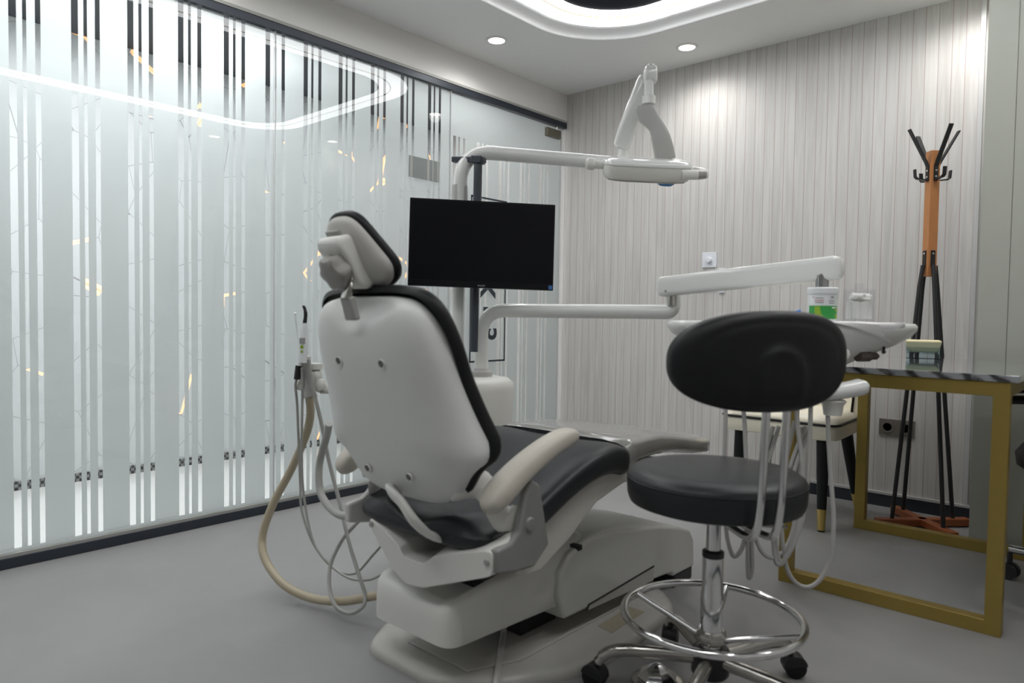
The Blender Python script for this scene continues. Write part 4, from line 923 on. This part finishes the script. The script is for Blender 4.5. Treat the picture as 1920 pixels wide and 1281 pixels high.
# foot pedal on the floor under the stool
pc = V((-.905, 1.595, 0))
t = thing('foot_pedal', 'round chrome foot pedal on the floor beneath the stool legs', 'foot pedal', pc)
b = B(); lathe(b, [(0, 0), (.062, 0), (.066, .006), (.064, .016), (.050, .022), (0, .022)], pc, 40); obj('base', b, 'chrome_dull', t)
b = B(); lathe(b, [(.048, .020), (.052, .026), (.044, .034), (.010, .056), (0, .057)], pc, 8); obj('press_cap', b, 'chrome', t, smooth=20)

# ------------------------------------------------------------------ desk
D0, D1, DX0, DX1, DT = 2.547, 3.487, -.960, -.288, .771
dk = thing('desk', 'gold-framed desk with a glossy dark veined marble top beside the plank wall', 'desk', (-.62, 3.0, 0))
w = .044
def loop(y0):
    b = B(); P = [(DX0, 0), (DX1, 0), (DX1, DT), (DX0, DT)]; I = [(DX0+w, w), (DX1-w, w), (DX1-w, DT-w), (DX0+w, DT-w)]
    vs = [[b.verts.new((x, y, z)) for x, z in Q] for Q in (P, I) for y in (y0, y0+w)]
    o0, o1, i0, i1 = vs
    for i in range(4):
        j = (i+1) % 4
        b.faces.new((o0[i], o0[j], i0[j], i0[i])); b.faces.new((o1[j], o1[i], i1[i], i1[j])); b.faces.new((o0[j], o0[i], o1[i], o1[j])); b.faces.new((i0[i], i0[j], i1[j], i1[i]))
    return b
obj('frame_loop', loop(D0), 'gold', dk, bevel=.002, smooth=0); obj('frame_loop', loop(D1-w), 'gold', dk, bevel=.002, smooth=0)
for x in (DX0, DX1-w):
    b = B(); box(b, (x, D0+w, DT-w), (x+w, D1-w, DT)); obj('frame_rail', b, 'gold', dk, bevel=.002, smooth=0)
b = B(); box(b, (-.985, D0-.006, DT), (-.266, D1+.05, DT+.021)); obj('marble_top', b, 'marble', dk, bevel=.002, smooth=0)

# glass dish of wax
t = thing('candle_dish', 'square glass dish of cream wax standing on the marble desk top', 'candle', (-.695, 3.40, .792))
ang = math.radians(14); ex = V((math.cos(ang), math.sin(ang), 0)); ey = V((-ex.y, ex.x, 0)); dc = V((-.697, 3.40, .7925))
def sq(h, z): return [dc + ex*u*h + ey*v*h + V((0, 0, z)) for u, v in ((-1,-1),(1,-1),(1,1),(-1,1))]
b = B(); loft(b, [sq(.062, 0), sq(.066, .070), sq(.062, .070), sq(.058, .020)]); obj('dish', b, 'dish_glass', t, smooth=0)
b = B(); loft(b, [sq(.046, .026), sq(.058, .038), sq(.0655, .072), sq(.062, .078), sq(.045, .074)]); obj('wax', b, 'wax', t, bevel=.004)

# ------------------------------------------------------------------ coat rack
rc = V((-.745, 3.700, 0))
ck = thing('coat_rack', 'black and cherry-wood coat rack in the corner behind the desk', 'coat rack', V((-.735, 3.69, 0)))
dg = [V((math.cos(a), math.sin(a), 0)) for a in (PI/4, 3*PI/4, 5*PI/4, 7*PI/4)]
bc = V((-.733, 3.69, 0))
for i in (0, 1):
    b = B(); d = dg[i]; n = V((-d.y, d.x, 0)); obox(b, bc + V((0, 0, .022 + .0005*i)), d, n, (0, 0, 1), .44, .042, .034 if i == 0 else .033); obj('base_arm', b, 'wood_base', ck, bevel=.004, smooth=0)
b = B(); h = .0215
prism(b, [rc + dg[0]*h + dg[1]*h + V((0, 0, 1.155)), rc - dg[0]*h + dg[1]*h + V((0, 0, 1.155)), rc - dg[0]*h - dg[1]*h + V((0, 0, 1.155)), rc + dg[0]*h - dg[1]*h + V((0, 0, 1.155))], (0, 0, .57)); po = obj('post', b, 'wood_orange', ck, bevel=.002, smooth=0)
for d in dg:
    n = V((-d.y, d.x, 0)); f = rc + d*h
    b = B(); tube(b, [bc + d*.146 + V((0, 0, .036)), f + d*.022 + V((0, 0, 1.10)), f + d*.0085 + V((0, 0, 1.205))], .0092, smooth=False, seg=12); lg_ = obj('leg', b, 'black_plastic', ck)
    b = B(); obox(b, f + d*.003 + V((0, 0, 1.235)), n, (0, 0, 1), d, .020, .075, .005); obj('strap', b, 'black_plastic', lg_, bevel=.001, smooth=0)
    b = B(); lathe(b, [(0, .0025), (.004, .002), (.005, 0)], f + d*.0052 + V((0, 0, 1.258)), 12, d); obj('screw', b, 'chrome_dull', lg_)
    b = B(); P_ = [f + d*.003 + V((0, 0, 1.590)), f + d*.003 + V((0, 0, 1.655)), f + d*.012 + V((0, 0, 1.675)), f + d*.095 + V((0, 0, 1.818))]
    for p, q in zip(P_, P_[1:]): tt = (q-p).normalized(); obox(b, (p+q)/2, n, tt, n.cross(tt), .019, (q-p).length+.004, .006)
    hk = obj('coat_hook', b, 'black_plastic', ck, smooth=0)
    b = B(); P_ = [f + d*.003 + V((0, 0, 1.592)), f + d*.050 + V((0, 0, 1.598)), f + d*.060 + V((0, 0, 1.606)), f + d*.063 + V((0, 0, 1.638))]
    for p, q in zip(P_, P_[1:]): tt = (q-p).normalized(); obox(b, (p+q)/2, n, tt, n.cross(tt), .017, (q-p).length+.004, .005)
    obj('lower_hook', b, 'black_plastic', hk, smooth=0)
    for z in (1.606, 1.634):
        b = B(); lathe(b, [(0, .0025), (.004, .002), (.005, 0)], f + d*.0062 + V((0, 0, z)), 12, d); obj('screw', b, 'chrome_dull', hk)

# ------------------------------------------------------------------ cream chair behind the desk
cc = thing('dining_chair', 'cream padded chair with black piping and black gold-tipped legs behind the desk', 'chair', (-1.27, 3.5, 0))
x0, x1, y0, y1 = -1.530, -.985, 3.245, 3.72
def crr(g, z): return [V((p.x, p.y, z)) for p in round_poly([(x0+g, y0+g, 0), (x1-g, y0+g, 0), (x1-g*1.3-.02, y1-g, 0), (x0+g*1.3+.02, y1-g, 0)], .06, 6)]
b = B(); loft(b, [crr(.03, .408), crr(.004, .414), crr(.0, .425), crr(.0, .466), crr(.006, .478)]); obj('seat_base', b, 'cream', cc, smooth=50)
b = B(); loft(b, [crr(.008, .478), crr(.004, .486), crr(.012, .505), crr(.05, .517), crr(.12, .521)]); obj('seat_cushion', b, 'cream', cc, smooth=50)
b = B(); tube(b, crr(-.001, .4815), .0055, smooth=False, closed=True, seg=8); obj('piping', b, 'black_soft', cc)
for x, y, sx, sy in ((x0+.085, y0+.06, -.01, -.03), (x1-.075, y0+.06, .012, -.03), (x0+.085, y1-.06, -.05, .07), (x1-.085, y1-.06, .05, .07)):
    a_, e_ = V((x, y, .412)), V((x+sx, y+sy, 0)); k_ = a_.lerp(e_, .76)
    b = B(); cyl(b, a_, k_, .030, .020, 20); l_ = obj('leg', b, 'black_soft', cc)
    b = B(); cyl(b, k_, e_ + V((0, 0, .006)), .0202, .0165, 20); obj('gold_tip', b, 'brass', l_)
    b = B(); cyl(b, e_ + V((0, 0, .006)), e_, .0165, .0155, 16); obj('glide', b, 'black_plastic', l_)
def bring(z, o, g=0):
    pts = []
    for i in range(25):
        a = PI*(.02 + .96*i/24); pts.append(V((-1.2575 + (.272+o-g)*math.cos(a), 3.60 + (.150+o-g)*math.sin(a), z)))
    return pts
b = B(); rr = []
for z, o, i_ in ((.43, 0, .0), (.60, .012, .0), (.76, .024, 0), (.785, .026, .012)):
    out = bring(z, o, i_); inn = bring(z, o-.05, -i_)[::-1]; rr.append(out + inn)
loft(b, rr); bk_ = obj('backrest', b, 'cream', cc, smooth=50)
b = B(); p0 = bring(.43, .0)[0]; p1 = bring(.76, .024)[0]
tube(b, [p0 + V((-.05, -.004, 0)), p0.lerp(p1, .5) + V((-.05, -.004, 0)), p1 + V((-.05, -.004, 0))], .0055); obj('piping', b, 'black_soft', bk_)

# ------------------------------------------------------------------ office chair at the right edge (only its near side shows)
oc = thing('office_chair', 'black office chair with a chrome base just showing at the right edge', 'office chair', (-.075, 3.10, 0))
o0 = V((-.075, 3.10, 0))
b = B(); lathe(b, [(0, .43), (.22, .43), (.25, .45), (.255, .49), (.235, .52), (0, .53)], o0, 36); obj('seat', b, 'black_soft', oc, smooth=50)
b = B(); rr = []
for z, w_ in ((.60, .15), (.64, .19), (.75, .22), (.90, .21), (1.0, .17), (1.03, .10)):
    rr.append([o0 + V((.235 + .05*(z-.6) - .06*(abs(math.sin(a))**2) + .03*math.cos(a), w_*math.sin(a), z)) for a in (2*PI*j/24 for j in range(24))])
loft(b, rr); obj('backrest', b, 'black_soft', oc, smooth=60)
b = B(); tube(b, [o0 + V((.12, 0, .44)), o0 + V((.25, 0, .46)), o0 + V((.275, 0, .60)), o0 + V((.26, 0, .72))], .02); obj('back_bracket', b, 'black_plastic', oc)
for s in (-1, 1):
    b = B(); tube(b, [o0 + V((.02, s*.24, .46)), o0 + V((-.0, s*.285, .50)), o0 + V((.0, s*.29, .66))], .016); am = obj('armrest', b, 'black_plastic', oc)
    b = B(); tube(b, [o0 + V((.13, s*.285, .675)), o0 + V((.02, s*.288, .69)), o0 + V((-.14, s*.270, .70)), o0 + V((-.28, s*.245, .690))], [.022, .03, .03, .024], flat=.6, up=(0, 0, 1)); obj('arm_pad', b, 'black_soft', am)
b = B(); cyl(b, o0 + V((0, 0, .10)), o0 + V((0, 0, .44)), .025); obj('gas_column', b, 'chrome', oc)
for i in range(5):
    a = math.radians(165 + 72*i); d = V((math.cos(a), math.sin(a), 0))
    b = B(); tube(b, [o0 + d*.02 + V((0, 0, .125)), o0 + d*.275 + V((0, 0, .112))], [.020, .015], smooth=False); obj('leg', b, 'chrome', oc)
    k = o0 + d*.275; w_ = V((-d.y, d.x, 0)); b = B(); cyl(b, k + V((0, 0, .055)), k + V((0, 0, .10)), .009)
    for s in (-1, 1): cyl(b, k + w_*s*.006 + V((0, 0, .029)), k + w_*s*.024 + V((0, 0, .029)), .029, seg=24)
    obj('castor', b, 'black_plastic', oc)

# ------------------------------------------------------------------ switches and sockets on the plank wall
def plate_thing(name, label, cat, x0, x1, z0, z1, mat, th=.008):
    b = B(); box(b, (x0, BY-th, z0), (x1, BY-.0002, z1)); return tag(obj(name, b, mat, bevel=.002, smooth=0), label, cat)
sw_ = plate_thing('dimmer_switch', 'square white dimmer switch with a round knob on the plank wall', 'switch', -2.0, -1.908, 1.252, 1.342, 'switch')
b = B(); lathe(b, [(.0, .022), (.015, .021), (.017, .018), (.0185, 0)], (-1.954, BY-.008, 1.296), 24, (0, -1, 0)); obj('dial_knob', b, 'switch', sw_)
plate_thing('wall_switch', 'white square switch plate mostly hidden behind the spring arm', 'switch', -1.995, -1.905, 1.112, 1.20, 'switch')
plate_thing('wall_switch_plate', 'narrow white plate just right of the dimmer switch', 'switch', -1.892, -1.852, 1.10, 1.245, 'switch', .010)
so = plate_thing('power_socket', 'taupe double power socket low on the plank wall behind the coat rack', 'socket', -.995, -.832, .368, .450, 'socket', .010)
for x in (-.955, -.872):
    b = B(); lathe(b, [(.030, 0), (.030, .003), (.021, .003), (.019, -.004), (0, -.004)], (x, BY-.010, .409), 28, (0, -1, 0)); r_ = obj('socket_ring', b, 'socket', so)
    b = B(); cyl(b, (x, BY-.0075, .409), (x, BY-.0065, .409), .019); obj('socket_well', b, 'dark_gap', r_)

# ------------------------------------------------------------------ camera, world, view
cam = bpy.data.cameras.new('camera'); co = bpy.data.objects.new('camera', cam); COL.objects.link(co)
cam.sensor_width = 36.; cam.sensor_fit = 'HORIZONTAL'; cam.lens = 36.*1326/1920; cam.clip_start = .02
cam.shift_y = 0.0
yaw, pitch, roll = math.radians(41.76), math.radians(2.143), math.radians(.844)
Fv = V((-math.sin(yaw)*math.cos(pitch), math.cos(yaw)*math.cos(pitch), -math.sin(pitch)))
rv = V((math.cos(yaw), math.sin(yaw), 0)); uv = rv.cross(Fv)
r2v = rv*math.cos(roll) + uv*math.sin(roll); u2v = -rv*math.sin(roll) + uv*math.cos(roll)
co.matrix_world = Matrix(((r2v.x, u2v.x, -Fv.x, 0), (r2v.y, u2v.y, -Fv.y, 0), (r2v.z, u2v.z, -Fv.z, .95), (0, 0, 0, 1)))
cam.dof.use_dof = True; cam.dof.focus_distance = 3.9; cam.dof.aperture_fstop = 3.2
SC.camera = co
wd = bpy.data.worlds.new('world'); SC.world = wd; wd.use_nodes = True
wd.node_tree.nodes['Background'].inputs[0].default_value = (.02, .02, .02, 1); wd.node_tree.nodes['Background'].inputs[1].default_value = 1.
vs_ = SC.view_settings; vs_.view_transform = 'Standard'; vs_.look = 'None'; vs_.gamma = 1.; vs_.use_curve_mapping = False; vs_.exposure = 0.45
SC.cycles.max_bounces = 10; SC.cycles.transparent_max_bounces = 16; SC.cycles.sample_clamp_indirect = 6.
try: SC.cycles.use_denoising = True
except Exception: pass
